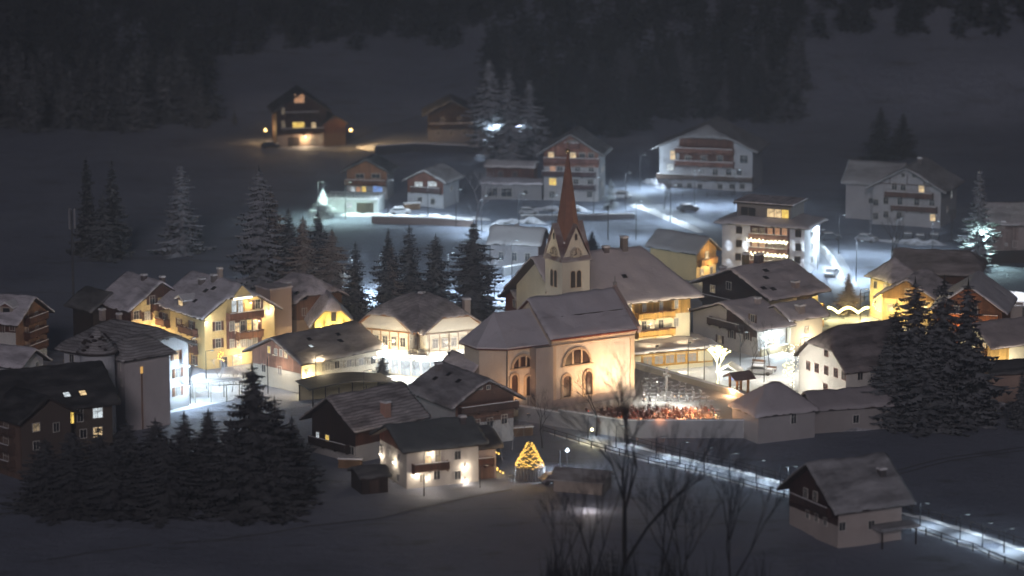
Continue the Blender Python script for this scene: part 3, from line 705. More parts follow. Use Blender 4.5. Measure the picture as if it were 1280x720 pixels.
h = House('church_nave', 'tall church nave lit warm orange with arched windows and dark snowy roof', 'church', (9.0, 513.4), -149, 15.6, 13.4, 10.5, 15.6, 1, CW, zb=TZ, snow=sC, ov=.45, roof=(.12, .03, .02))
CH = h
arched(h, 's', 721, 455, 4.6, 2.3, True); arched(h, 's', 708, 496, 1.3, 3.3); arched(h, 's', 735, 493, 1.3, 3.6)
n, r, d, hl = h.face('s')
for z, t, m in ((10.0, .35, CTRIM), (9.45, .12, CTRIM)):
    p, rz = h.at('s', 0, z, .12); MB().box((0, 0, 0), (2*hl+.3, .3, t)).build('cornice', m, h.root, loc=p, rz=rz)
p, rz = h.at('s', 0, .5, .1); MB().box((0, 0, 0), (2*hl+.4, .25, 1.2)).build('plinth', stucco((.42, .34, .3)), h.root, loc=p, rz=rz)
for u in (-hl+.35, hl-.35):
    p, rz = h.at('s', u, 5, .1); MB().box((0, 0, 0), (.7, .22, 9.0)).build('pilaster', CTRIM, h.root, loc=p, rz=rz)
p, rz = h.at('s', 0, 10.42, .62); MB().tube((-hl-.4, 0, 0), (hl+.4, 0, 0), .12, .12, 6).build('gutter', plain('copper_gutter', (.3, .07, .04), .4), h.root, loc=p, rz=rz)
MB().box((-1.5, 3.6, 0), (11, .12, .16)).build('snow_guard', DKFRAME, h.roof, loc=(0, 0, 13.1)); 
# parapet on the far gable end
b = MB()
for sg in (-1, 1):
    b.prism([(-.25, 0, 16.2), (.25, 0, 16.2), (.25, sg*6.9, 10.9), (-.25, sg*6.9, 10.9)], [(-.25, 0, 15.2), (.25, 0, 15.2), (.25, sg*6.9, 9.9), (-.25, sg*6.9, 9.9)])
b.build('gable_parapet', stucco((.5, .38, .34)), h.root, loc=(-7.9, 0, 0)); MB().ball((-7.9, 0, 16.4), .35, 0, 8, 5).box((-7.9, 0, 17.0), (.12, .12, 1.2)).build('finial', STONE, h.root)
# choir and apse: a second body of the same church
Xc = h.X; Yc = h.Y
t = h.root
xs = 7.8-.45
b, rb, sb = MB(), MB(), MB()
w2 = 4.9; L1 = 7.0; ez = 9.6; rz_ = 13.9
outl = [(xs, w2), (xs+L1, w2), (xs+L1+3.2, w2*.45), (xs+L1+3.2, -w2*.45), (xs+L1, -w2), (xs, -w2)]
for a, c in zip(outl[:-1], outl[1:]): b.poly([(a[0], a[1], -1), (c[0], c[1], -1), (c[0], c[1], ez), (a[0], a[1], ez)])
choir = b.build('choir_wall', CW, t)
oo = .6; ro = [(xs, w2+oo), (xs+L1+.3, w2+oo), (xs+L1+3.9, w2*.45+.4), (xs+L1+3.9, -w2*.45-.4), (xs+L1+.3, -w2-oo), (xs, -w2-oo)]
apex = (xs+L1-.6, 0, rz_); back = (xs, 0, rz_)
for mb, z0, sh_ in ((rb, 0, 0), (sb, .22, .12)):
    E_ = [Vector((x, y, ez-.05+z0)) for x, y in ro]; A_ = Vector(apex)+Vector((0, 0, z0)); B_ = Vector(back)+Vector((0, 0, z0))
    mb.poly([E_[0], E_[1], A_, B_]); mb.poly([E_[1], E_[2], A_]); mb.poly([E_[2], E_[3], A_]); mb.poly([E_[3], E_[4], A_]); mb.poly([E_[4], E_[5], B_, A_])
    lo = [Vector((x, y, ez-.25)) for x, y in ro]
    for k in range(5): mb.poly([E_[k+1], E_[k], lo[k], lo[k+1]] if mb is rb else [E_[k+1], E_[k], Vector((E_[k].x, E_[k].y, ez-.04)), Vector((E_[k+1].x, E_[k+1].y, ez-.04))])
o = rb.build('choir_roof', plain('roof_boards_0.12', (.12, .03, .02)), t); sb.build('roof_snow', sC, o)
def on_choir(px, py):
    o_, v = h.lray(px, py); t_ = (w2-o_.y)/v.y; p = o_+v*t_; return p.x, p.z
for (px, py, w, hh, lun) in ((653, 459, 3.4, 1.7, True), (642.5, 492, 1.1, 2.9, False), (661, 494, 1.1, 3.0, False)):
    x, z = on_choir(px, py)
    o = ring_arch(t, w, hh, lun, (x, w2, z), 0); panel(o, 'window', arch_poly(w, hh, lun=lun), (0, 0, 0), 0, .0, .03, GL2)
    if lun: MB().box((-w*.17, .13, hh*.48), (.28, .08, hh*.9)).box((w*.17, .13, hh*.48), (.28, .08, hh*.9)).box((0, .125, .06), (w*.34, .06, .12)).build('mullions', CTRIM, o)
MB().tube((xs+L1, w2+.1, -1), (xs+L1, w2+.1, ez), .08).build('downpipe', DKFRAME, t)
MB().box((xs+1.5, w2+.75, 4.3), (3.0, 2.2, 10.3)).build('shade_bay', stucco((.42, .37, .34)), t)  # added bay in darker stucco, painting the unlit strip beside the choir
# bell tower
tz = 0.0
tx = G(703, 322, 21.0)
ctr = Vector((8.6, 524.4))
t = thing('bell_tower', 'slender white church bell tower with clock faces and tall red brown spire', 'church tower', (ctr.x, ctr.y, tz), R(-149))
TW = stucco((.66, .6, .5)); hw = 2.5
MB().box((0, 0, 10), (2*hw, 2*hw, 22)).build('shaft', TW, t)
for sg in (0, 1, 2, 3):
    M = Matrix.Rotation(sg*math.pi/2, 4, 'Z'); T = lambda p: (M @ Vector(p))
    MB().prism([T((-hw, hw-.02, 21)), T((hw, hw-.02, 21)), T((0, hw-.02, 26.0))], [T((-hw, hw-.5, 21)), T((hw, hw-.5, 21)), T((0, hw-.5, 26.0))]).build('gable', TW, t)
    b = MB()
    for q in (-1, 1):
        pl_ = [(0, hw+.25, 26.4), (q*(hw+.3), hw+.25, 20.7), (q*(hw+.3), 0, 20.7), (0, 0, 26.4)]
        b.prism([T((x, y, z+.15)) for x, y, z in pl_], [T(p) for p in pl_])
    b.build('gable_roof', snowm(.4, amount=.5, tile=(.16, .07, .06)), t)
    o = None
    for q in (-.55, .55):
        ap = arch_poly(.75, 2.6); pts = [(x+q, z+16.6) for x, z in ap]
        MB().prism([T((x, hw+.05, z)) for x, z in pts], [T((x, hw, z)) for x, z in pts]).build('belfry_window', plain('belfry_dark', (.03, .02, .02)), t)
        MB().prism([T((x*1+0, hw+.03, z)) for x, z in [(q+(x-q)*1.35, 16.6+(z-16.6)*1.07-.1) for x, z in pts]], [T((x, hw, z)) for x, z in [(q+(x-q)*1.35, 16.6+(z-16.6)*1.07-.1) for x, z in pts]]).build('arch_trim', CTRIM, t)
    b = MB().tube(T((0, hw, 21.8)), T((0, hw+.08, 21.8)), 1.05, 1.05, 24); ck = b.build('clock_face', stucco((.5, .42, .33)), t)
    b = MB()
    for k in range(12):
        a = k*math.pi/6; b.box(T((.82*math.sin(a), hw+.1, 21.8+.82*math.cos(a))), (.12, .12, .2 if k % 3 == 0 else .12), sg*math.pi/2)
    hb = MB().tube(T((0, hw+.13, 21.8)), T((.1, hw+.13, 22.5)), .05).tube(T((0, hw+.13, 21.8)), T((.5, hw+.13, 21.65)), .06); 
    b.build('hour_marks', DKFRAME, ck); hb.build('clock_hands', DKFRAME, ck)
    pts = [(x, z+24.0) for x, z in arch_poly(.4, 1.0)]
    MB().prism([T((x, hw+.04, z)) for x, z in pts], [T((x, hw, z)) for x, z in pts]).build('slit_window', MATS['belfry_dark'], t)
    b = MB()
    for k in range(3): b.box(T(((-1)**k*.0+hw-.2, hw+.02, 15.2-k*5)), (.3, .3, .2), sg*math.pi/2)
    b.build('quoin', TW, t)
o = MB().tube((0, 0, 22.5), (0, 0, 37.2), 2.25, .12, 8).build('spire', None or plain('spire_shingle', (.27, .135, .095), .7, 0, .4), t)
b = MB()
for k in range(8):
    a = k*math.pi/4
    for j in range(7):
        q = j/7; rr_ = 2.3-(2.15)*q; z = 22.6+14.5*q
        if j == 0: b.ball((rr_*math.cos(a), rr_*math.sin(a), z+1.0), .2, 0, 5, 3)
b.build('crockets', SNOW, o)
MB().ball((0, 0, 37.5), .4, 0, 10, 6).tube((0, 0, 37.2), (0, 0, 39.2), .06, .04).box((0, 0, 38.8), (.7, .08, .08)).build('finial', plain('gilt', (.35, .25, .12), .35, .6), t)
# light on the church: ground floods in the churchyard
def flood(p, tgt, label, col, power, ang=95):
    d = (Vector(tgt)-Vector(p)); rz = math.atan2(d.y, d.x)
    t = thing('floodlight', label, 'floodlight', p, rz)
    MB().box((0, 0, .15), (.3, .4, .3)).tube((0, 0, -.3), (0, 0, .1), .06).build('housing', METAL, t)
    MB().box((.16, 0, .2), (.03, .34, .2)).build('lens', emis('flood_lens_%.2f' % col[2], col, 8), t)
    s_ = d.normalized()*.4; spot(Vector(p)+Vector((s_.x, s_.y, .35)), tgt, col, power, ang, .9, .3)
def near(hh, key, u, z, out): 
    p, _ = hh.at(key, u, z, out); return hh.c+hh.X*p.x+hh.Y*p.y+Vector((0, 0, p.z))
FW = (1, .62, .33)
for k, (u, ou, pw, col) in enumerate(((-2.2, 6, 1500, FW), (.3, 6.5, 1500, FW), (2.9, 6.5, 1700, (1, .66, .38)), (5.6, 7, 2300, (1, .76, .52)))):
    flood(near(CH, 's', u, .1, ou), near(CH, 's', u, 5.5, 0), ('ground floodlight in the churchyard facing the nave, %s' % ('first from the apse', 'second from the apse', 'third from the apse', 'nearest the snowy graves')[k]), col, pw*.8, 84)
flood(near(CH, 's', -13.4, .1, 3.4), near(CH, 's', -13.2, 4.5, -1.6), 'ground floodlight below the choir windows', (1, .52, .22), 600, 78)
flood(near(CH, 'b', -1, .1, 8), near(CH, 'b', 0, 6, 0), 'ground floodlight on the snow behind the far end of the nave', (.95, .95, .85), 900, 110)
# added tower lights, set in the air near the roofs around it
TF = [near(CH, 'o', -6, 11.0, -5.0)]
flood((-9.5, 506.0, 9.6), (8.6, 524.4, 22), 'added floodlight over the roof behind the apse aimed at the bell tower', (1, .82, .5), 2600, 24)
flood((27.5, 523.0, 12.8), (8.6, 524.4, 22), 'added floodlight in the air beside the inn aimed at the bell tower', (1, .84, .66), 1500, 50)
# ------------------------------------------------------------------ graves
GR = plain('granite_dark', (.2, .14, .12), .5, 0, .5); GR2 = plain('marble_pale', (.33, .31, .30), .5, 0, .3)
def grave_data(kind):
    b = MB()
    if kind == 0: b.box((0, 0, .55), (.7, .18, 1.1)); pts = [(x, z+1.1) for x, z in arch_poly(.7, 0, lun=True)]; b.prism([(x, -.09, z) for x, z in pts][::-1], [(x, .09, z) for x, z in pts][::-1])
    elif kind == 1: b.box((0, 0, .2), (.5, .4, .4)).box((0, 0, .95), (.14, .12, 1.5)).box((0, 0, 1.25), (.75, .1, .13))
    elif kind == 2: b.box((0, 0, .5), (.9, .2, 1.0)).box((0, 0, 1.2), (.12, .1, .6)).box((0, 0, 1.3), (.4, .1, .1))
    else: b.box((0, 0, .7), (.5, .2, 1.4)).box((0, 0, 1.45), (.6, .26, .12))
    s = MB().box((0, -1.0, .12), (.85, 1.7, .24)).box((0, 0, (1.5, 1.8, 1.6, 1.6)[kind]), (.5 if kind != 1 else .3, .3, .2)).box((0, -.08, .28), (.6, .25, .3))
    return b, s
GD = [(b.data('headstone', GR), s.data('grave_snow', SNOW)) for b, s in (grave_data(k) for k in range(4))]
GDP = [(b.data('headstone', GR2), s.data('grave_snow', SNOW)) for b, s in (grave_data(k) for k in range(4))]
CAN = [MB().tube((0, 0, 0), (0, 0, .34), .1, .1, 8).data('lantern', emis('votive_%d' % i, c, s)) for i, (c, s) in enumerate((((1, .10, .03), 1.6), ((1, .25, .06), 2.4), ((1, .6, .3), 3.0)))]
BUSH = [None]
def grave(p, dat, lit, group, label, rz):
    t = thing('grave', label, 'grave', p, rz+random.uniform(-.15, .15), group); k = random.choice((0, 0, 2, 3, 1)); q_ = random.uniform(.42, .62); t.scale = (q_*1.5, q_*1.2, q_)
    a, s = dat[k]; link('headstone', a, t); link('grave_snow', s, t)
    if lit is not None: link('lantern', CAN[lit], t, (random.uniform(-.25, .25), -.5, .24))
    return t
yaw_ch = R(-149)
cnt = 0
rows_ = []
for j in range(6):
    for i in range(27):
        px = 706+i*7.4+random.uniform(-3.2, 3.2); py = 512.5+j*3.4 + (px-706)*.012+random.uniform(-1.2, 1.2)
        if px < 745 and py > 519: continue
        if px < 790 and py > 527: continue
        if py > 531.5 or px > 898: continue
        if py < 509+ (max(0, 800-px))*.085: continue
        if random.random() < .3: continue
        p = G(px, py, TZ)
        l = 0 if random.random() < .45 else (1 if random.random() < .35 else (2 if random.random() < .2 else None))
        grave(p, GD, l, 'graves with candle lanterns in front of the church', 'dark headstone with red glowing candle lantern in the rows before the church', yaw_ch+math.pi/2+R(180)); cnt += 1
for j in range(7):
    for i in range(14):
        px = 804+i*9.0+random.uniform(-2, 2); py = 474+j*4.6
        if py < 468+(px-800)*.30 or px > 884 or py > 503: continue
        grave(G(px, py, TZ), GDP, 2 if random.random() < .1 else None, 'pale snow covered graves beside the church', 'pale snow covered headstone in the white churchyard right of the church', yaw_ch+math.pi/2+R(180)); cnt += 1
p = G(833, 496, TZ); t = thing('memorial_cross', 'tall snowy stone cross standing among the pale graves', 'cross', p, yaw_ch+R(90))
MB().box((0, 0, .5), (1.2, 1.2, 1.0)).box((0, 0, 2.6), (.35, .3, 3.6)).box((0, 0, 3.5), (1.7, .3, .35)).build('cross', GR2, t); MB().box((0, 0, 4.47), (.4, .35, .14)).build('snow_cap', SNOW, t)
for q, pw in (((775, 522), 60), ((800, 524), 70), ((825, 525), 110), ((852, 524), 160), ((885, 518), 240), ((865, 511), 200), ((835, 512), 110)): pt(G(*q, TZ+1.0), (1, .36, .14) if q[0] < 880 else (1, .65, .3), pw, rad=.4)
for q, pw in (((815, 485), 260), ((850, 490), 260)): pt(G(*q, TZ+2.2), (.95, 1, .92), pw, rad=.4)

# ------------------------------------------------------------------ centre and right
h = House('parish_inn', 'big cream inn behind the church with huge plain snowy roof and honey wood balconies', 'inn', (14.8, 549.3), 27, 26.2, 20, 10.5, 17.5, -1, stucco((.74, .70, .56)), snow=snowm(.5, amount=.9, tint=(1, .92, .92)), hip=((0, 1.15), None), ov=1.6)
INN = h; HON = (.5, .3, .09)
h.clad('s', 7.7, HON); h.clad('g', 7.7, HON)
h.win('s', [(787, 385, 'k', .6, 1.5), (805, 384, 'k', .6, 1.5), (826, 382, 'k', .6, 1.5), (845, 380, 'k', .6, 1.3)], base=.07)
h.win('s', [(805, 407, 'd'), (815, 406, 'w'), (826, 405, 'd'), (845, 403, 'k')], .9, 1.4); h.win('s', [(800, 429, 'k'), (808, 428, 'k'), (825, 427, 'k'), (845, 427, 'k')], .9, 1.3)
h.balcony('s', 793, 839, 396, 1.5, HON, flowers=True, snow=False); h.balcony('s', 793, 839, 418, 1.5, HON, flowers=True, snow=False)
h.chimney(780, 313, 1.0, 2.4, (.2, .17, .16)); h.chimney(757, 335, .8, 1.4); h.chimney(757, 316, .9, 1.2, (.15, .12, .12)); h.skylight(790, 322, 'd', 1.6); h.skylight(778, 330); h.skylight(780, 347)
h = House('wooden_annex', 'small brown timber gable tucked left behind the bell tower', 'annex', (3.6, 559), -157, 9, 9.5, 7.4, 9.8, 1, timber(RED), snow=sR)
h.win('g', [(0, 7, 'd'), (-1.6, 4.2, 'd'), (1.6, 4.2, 'd')], uz=True); h.clad('s', -1, (.16, .07, .05))
# restaurant pavilion at the foot of the inn
pa, pb = G(790, 467), G(882, 459); pd_ = (pb-pa).normalized(); pn_ = Vector((-pd_.y, pd_.x, 0)); pc_ = (pa+pb)/2+pn_*5.0+pd_*.6
h = House('restaurant_pavilion', 'low restaurant pavilion with flat snowy roof and yellow framed window band below the inn', 'pavilion', pc_, math.degrees(math.atan2(pd_.y, pd_.x)), (pb-pa).length+3.6, 11, 3.3, 3.7, -1, stucco((.74, .68, .5)), snow=snowm(.6, amount=1.1, tint=(1, .95, .93)), ov=.9)
YF = plain('yellow_frame', (.55, .28, .03), .6)
h.win('s', [(-4.2+i*1.95, 1.75, 'k') for i in range(5)], 1.6, 1.4, frame=YF, uz=True, base=.05); h.win('g', [(-3, 1.7, 'k'), (0, 1.7, 'k')], 1.5, 1.5, frame=YF, uz=True)
frame_boards(h, 's', [-5.2+i*1.95 for i in range(6)], .9, 2.7, [.85, 2.75], (.6, .33, .05), .04)
for q in (-4, 0, 4): pt(near(h, 's', q, 2.6, 3.0), (1, .86, .6), 110, rad=.3)
for k, u in enumerate((1.5, 7.5)): flood(near(INN, 's', u, 4.2, 7.0), near(INN, 's', u+1, 8, 0), 'floodlight on the pavilion roof washing the %s half of the inn facade' % ('left', 'right')[k], (1, .8, .48), 1100, 120)
h = House('brown_farmhouse', 'big dark timber farmhouse with broad snowy roof dotted with chimneys and skylights', 'farmhouse', (41.8, 569.4), -141, 14.0, 20.1, 7.6, 11.4, 1, timber((.05, .028, .024)), snow=snowm(.5, amount=.75, tint=(1, .92, .92)), ov=1.6)
FH = h
h.clad('s', -1, CREAM, name='plastered_wall', u0=-6, u1=0.5, out=.05); h.win('g', [(891, 361, 'm'), (911, 357, 'd'), (900, 392, 'd'), (888, 392, 'd')], 1.2, 1.3); h.win('s', [(1018, 377, 'y', 1.4, 1.9)], base=.06)
h.clad('g', -1, stucco((.5, .42, .4)), z1=2.4, name='plastered_base'); h.balcony('g', 880, 925, 378, 1.2, (.06, .035, .03)); h.balcony('g', 880, 925, 399, 1.2, (.06, .035, .03))
h.balcony('s', 0, 0, 0, 1.4, (.4, .2, .03), uz=(3.0, 5.6, 4.4), snow=False); h.balcony('s', 0, 0, 0, 1.4, (.4, .2, .03), uz=(3.0, 5.6, 1.6), snow=False); wall_lamp(h, 's', 1022, 380, 'yellow lamp on the right end of the dark timber farmhouse', YEL, 160, .8); wall_lamp(h, 's', 1018, 400, 'lower yellow lamp on the right end of the dark timber farmhouse', (1, .85, .6), 220, 1.2)
h.chimney(904, 341, .8, 1.2, (.5, .42, .4)); h.chimney(932, 329, .9, 1.8, (.25, .2, .12)); h.chimney(946, 327, .7, 1.4, (.15, .12, .12)); h.chimney(951, 326, .7, 1.4, (.15, .12, .12)); h.chimney(994, 361, 1.0, 1.4, (.35, .28, .27))
for q in ((932, 334), (922, 337), (957, 333), (957, 340), (957, 349), (954, 362), (966, 363)): h.skylight(*q, 'd', .9)
h = House('farmhouse_wing', 'lower wing with snowy pent roof in front of the dark timber farmhouse', 'wing', (37.5, 556.5), -144, 8.5, 19, 4.7, 7.8, 1, stucco((.62, .58, .54)), snow=snowm(.5, amount=.8, tint=(1, .92, .92)), ov=1.2)
h.win('g', [(941, 398, 'd'), (935, 420, 'd'), (915, 418, 'd'), (900, 424, 'm')], 1, 1.3, sh=(.16, .09, .06)); h.balcony('g', 890, 930, 408, 1.2, (.07, .045, .04)); h.chimney(947, 380, .8, 1.2, (.5, .42, .4)); h.win('s', [(-2.2, 1.9, 'c'), (0, 1.9, 'w'), (2.2, 1.9, 'c')], 1.4, 1.9, uz=True); h.clad('g', 3.2, (.1, .06, .05), out=.05, u0=0.5)
pt(near(h, 's', 0, 2.6, 1.6), (.75, .92, 1), 500)
h = House('farmhouse_porch', 'low porch roof with snow and chimney at the right of the dark farmhouse', 'porch', (46.5, 556), -146, 8.5, 8.5, 5.6, 7.6, 1, stucco((.68, .6, .45)), snow=MATS[h.snow.data.materials[0].name], ov=.9)
h.chimney(1000, 392, 1.2, 1.6, (.35, .28, .26)); h.win('s', [(0, 3.4, 'w'), (0, 1.2, 'c')], uz=True); pt(near(h, 's', 0, 2.2, 2.2), (1, .85, .6), 350)
c0 = G(955, 428); wall_run('garden_wall', 'low snow capped garden wall between the dark farmhouse and the square', [G(952, 446), G(985, 440), G(1008, 432)], 0, 1.3, c=(.5, .42, .28))
h = House('white_farmhouse', 'white farmhouse with reddish windows and half hipped roof beside the huge dark spruces', 'farmhouse', (53.1, 516.5), -153, 14.0, 14.7, 6.4, 12.0, 1, stucco((.74, .72, .68)), snow=snowm(.3, amount=.55, tint=(1, .9, .9)), hip=((.5, 1.0), None), ov=.6, roof=(.05, .04, .04))
h.win('g', [(1033, 440, 'd'), (1010.5, 457, 'd'), (1021, 460, 'd'), (1033, 463, 'd'), (1045, 466, 'd'), (1056.5, 470, 'd'), (1032, 485, 'd')], 1.0, 1.3, frame=plain('red_frame', (.22, .07, .05))); h.win('s', [(1075, 470, 'd')]); h.chimney(1072, 418, 1.2, 1.6, (.3, .2, .2)); h.skylight(1036, 424); h.skylight(1026, 421)
spot(near(h, 'g', -4, 3.5, 9), near(h, 'g', 0, 4, 0), (1, .95, .82), 2400, 110, .9, .4)
# gatehouse by the churchyard
h = House('gate_chapel', 'small grey chapel with pyramid snowy roof at the corner of the churchyard wall', 'chapel', (38.5, 493.4), -154, 10.6, 8.6, 4.2, 7.9, 1, stucco((.42, .39, .39)), snow=snowm(.4, amount=.85, tint=(1, .93, .95)), hip=((0, .85), (0, .85)), ov=.5)
h.win('s', [(992, 523, 'd', .9, 1.6)]); h.win('g', [(928, 533, 'd', .8, 1.3)])
a = G(1022, 512, 3.6); b_ = G(1112, 506, 3.6); mid = (a+b_)/2; d_ = b_-a
h = House('long_shed', 'long low grey building with plain snowy roof joining the chapel to the spruces', 'shed', (mid.x-.5, mid.y+3.0), math.degrees(math.atan2(d_.y, d_.x))+180, d_.length+2.5, 7.0, 3.6, 5.7, 1, stucco((.36, .33, .32)), snow=snowm(.3, amount=.85, tint=(1, .93, .95)), ov=.4)
h.win('s', [(0, 1.8, 'd')], uz=True)
# tiny wooden shelter
p = G(924, 505, 0.0); t = thing('wooden_shelter', 'little open wooden gate shelter with four posts and tiled roof', 'shelter', (p.x, p.y+1, 0), R(-150))
pd = MB().box((0, 0, 1.9), (.3, .3, 4.2)).data('post', timber((.55, .3, .12)))
for x in (-1, 1):
    for y in (-1, 1): link('post', pd, t, (x*1.0, y*1.0, 0))
MB().box((0, 0, .8), (2.4, 2.4, 1.8)).build('base', stucco((.5, .42, .34)), t)
b = MB()
for sg in (-1, 1): b.prism([(-1.9, 0, 4.9), (1.9, 0, 4.9), (1.9, sg*1.8, 4.0), (-1.9, sg*1.8, 4.0)], [(-1.9, 0, 4.75), (1.9, 0, 4.75), (1.9, sg*1.8, 3.85), (-1.9, sg*1.8, 3.85)])
b.build('roof', snowm(.25, amount=.5, tile=(.14, .06, .05)), t); pt(Vector((p.x-1.5, p.y-2.2, 2.6)), (1, .6, .3), 200)
# front right house
h = House('meadow_house', 'white house with dark timber gable and big dark snowy roof at bottom right', 'house', (43.9, 439.3), -153, 12.4, 14.6, 5.0, 10.1, 1, stucco((.5, .44, .41)), zb=terrain(43.9, 439.3), snow=snowm(.36, amount=.62, tile=(.07, .07, .075), tint=(.95, .97, 1)), ov=1.3)
h.clad('g', 2.9, (.07, .03, .025), out=.08); h.win('g', [(1008, 616, 'd'), (1020, 620, 'd')], .9, 1.2, base=.08); h.win('g', [(1010, 643, 'd'), (1021, 647, 'd'), (1032, 652, 'd')], .8, 1.1); h.win('s', [(1052, 658, 'd'), (1089, 656, 'd')], 1, 1.2)
h.balcony('g', 995, 1042, 634, 1.1, (.07, .035, .03)); h.chimney(1062, 590, .8, 1.8, (.12, .11, .11)); h.chimney(1102, 595, .9, 1.2, (.1, .09, .09))
n, r, d, hl = h.face('s'); p, rz = h.at('s', 3.0, 2.2, 1.3); o = MB().box((0, 0, 0), (6, 2.8, .2)).box((0, 0, .2), (5.9, 2.7, .2)).build('porch_roof', MATS[h.snow.data.materials[0].name], h.root, loc=p, rz=rz)
for u in (.4, 5.6): h.post('s', u, -1, 2.2, 2.4, DKW)
# ------------------------------------------------------------------ back row
h = House('timber_chalet', 'small chalet with honey timber gable and a row of lit windows above a glowing garage', 'chalet', (-29.4, 705.3), -101, 8.2, 10.5, 5.6, 8.3, 1, stucco((.5, .48, .47)), zb=terrain(-29.4, 705), snow=sD, ov=1.0)
h.clad('g', 3.3, (.34, .15, .07), out=.07); h.win('g', [(441, 236.5, 'c', .9, 1.1), (448, 236.5, 'o', .9, 1.1), (455, 236.5, 'y', .9, 1.2), (469, 238, 'b', .9, 1.9), (475, 236.5, 'b', 1.0, 1.1)]); h.win('g', [(450, 220, 'd'), (470, 220, 'd')], 1.8, 1.0, base=.08); h.balcony('g', 428, 484, 230.5, 1.2, (.2, .09, .05))
c = G(442, 268); t = thing('garage_terrace', 'flat roofed garage terrace brightly lit below the timber chalet', 'garage', (c.x, c.y+5, c.z), R(-8))
MB().box((0, 0, 1.2), (11, 8, 3.4)).build('wall', stucco((.62, .66, .64)), t); MB().box((0, -.1, 3.05), (11.4, 8.4, .25)).build('deck_snow', SNOW, t); MB().box((2.9, -4.03, 1.1), (3.4, .1, 2.3)).build('garage_door', timber((.12, .1, .07)), t)
b = MB().box((0, -4.1, 4.05), (11.2, .06, .07))
for i in range(12): b.box((-5.6+i*1.02, -4.1, 3.6), (.05, .05, .9))
b.build('railing', METAL, t); link('window', win_data(1.2, .9, 'c', FRAME)[0], t, (-.3, -4.02, 1.7), math.pi)
h = House('grey_roof_house', 'house with reddish wooden upper floor and snowy grey roof right of the timber chalet', 'house', (-16.2, 698.8), -112, 10.0, 9.8, 5.2, 7.7, 1, stucco((.5, .51, .54)), zb=terrain(-16, 699), snow=snowm(.4, amount=.7), ov=.9)
h.clad('g', 2.8, (.22, .09, .06)); h.win('g', [(521.5, 230, 'c', .9, .9), (526, 230, 'c', .9, .9), (538, 230, 'c', .9, .9), (543.5, 230, 'c', .9, .9)], base=.07); h.win('g', [(525, 250, 'd'), (541, 252, 'd')]); h.balcony('g', 515, 552, 240, .9, (.1, .05, .04)); h.win('s', [(0, 3.5, 'd')], uz=True)
h = House('tall_guesthouse', 'four storey guesthouse with red brown timber top floors behind the church spire', 'guesthouse', (13.0, 705.3), -100, 12, 14.0, 9.7, 14.1, 1, stucco((.42, .41, .42)), zb=terrain(13, 705), snow=snowm(.22, amount=.6), ov=1.3)
h.clad('g', 7.2, (.28, .12, .08)); h.win('g', [(689, 194, 'w'), (716.5, 194.5, 'w'), (728, 195, 'd'), (739, 195, 'd')], 1.2, 1.3, base=.07)
h.win('g', [(691, 212, 'o'), (700, 212, 'd'), (722, 212, 'd'), (739, 212.5, 'd'), (738, 228, 'd'), (720, 228, 'd'), (690, 243, 'd'), (737, 243, 'd')], 1.2, 1.4); h.win('g', [(691, 227, 'y', 1.5, 1.5)]); h.win('g', [(712, 178, 'd'), (718, 178, 'd')], .8, .9, base=.07)
h.balcony('g', 680, 750, 203, 1.2, (.2, .09, .07)); h.balcony('g', 673, 745, 219.5, 1.3, (.09, .05, .05)); h.balcony('g', 715, 745, 236, 1.2, (.1, .06, .06)); h.win('s', [(0, 6, 'd'), (2.5, 6, 'd'), (0, 3, 'd')], uz=True); h.balcony('g', 705, 725, 184, .9, (.2, .09, .07))
h = House('low_stable', 'low brown stable with bright snow on its flat roof left of the tall guesthouse', 'stable', (G(640, 232).x, G(640, 232).y+6), 172, 11, 7, 3.6, 4.4, 1, timber((.2, .09, .06)), snow=SNOW, zb=terrain(0, 735), ov=.4); h.win('s', [(-2, 2, 'd'), (1, 2, 'd')], uz=True)
h = House('garage_row', 'grey garage row with snowy deck below the brown stable', 'garage', (G(642, 250).x, G(642, 250).y+4), 172, 13, 7, 3.2, 3.7, 1, stucco((.3, .29, .3)), snow=sL, zb=terrain(0, 705), ov=.2); h.win('s', [(-4, 1.4, 'd', 2.4, 1.9), (-1, 1.4, 'd', 2.4, 1.9), (3, 1.6, 'd', 1, 1)], uz=True)
h = House('broad_farmhouse', 'very broad white farmhouse with brown balcony bands and half hipped roof at upper right', 'farmhouse', (42.3, 722), -105, 14, 22.6, 9.6, 14.8, 1, stucco((.40, .40, .42)), zb=terrain(42, 722)-1.4, snow=snowm(.22, amount=.7), hip=((.55, 1.0), None), ov=1.3)
u0, _ = h.hit('g', 849, 195); u1, _ = h.hit('g', 917, 195)
h.clad('g', 6.2, (.13, .06, .045), u0=u0, u1=u1); h.win('g', [(841, 194, 'w', 1.1, 1.9), (838, 209, 'c', 1.4, 1.3), (869, 214, 'k', 1.2, 1.2), (878, 214, 'k', 1.2, 1.2), (894, 215, 'd'), (911, 215, 'd'), (924, 215, 'd'), (930, 199, 'd', 1.8, 1.8), (860, 199, 'd'), (880, 199, 'd'), (900, 199, 'd')], 1.2, 1.4, base=.07)
h.balcony('g', 845, 918, 191, 1.4, (.2, .09, .06)); h.balcony('g', 845, 918, 207, 1.4, (.22, .1, .07)); h.balcony('g', 820, 945, 224, 1.6, (.12, .08, .06)); h.win('g', [(850, 232, 'd'), (862, 232, 'd'), (875, 233, 'd'), (900, 233, 'd'), (915, 233, 'd'), (928, 233, 'd')], 1.1, 1.2)
h = House('white_hotel', 'white hotel with penthouse, garlanded red balconies and cold wall uplights', 'hotel', (47.8, 625.7), -113, 11, 18.4, 9.0, 11.2, 1, stucco((.68, .68, .72)), snow=snowm(.42, amount=.85, tint=(1, .95, .97)), hip=((0, .45), (0, .45)), ov=1.2)
WH = h; u0, _ = h.hit('g', 938, 300); u1, _ = h.hit('g', 987, 300)
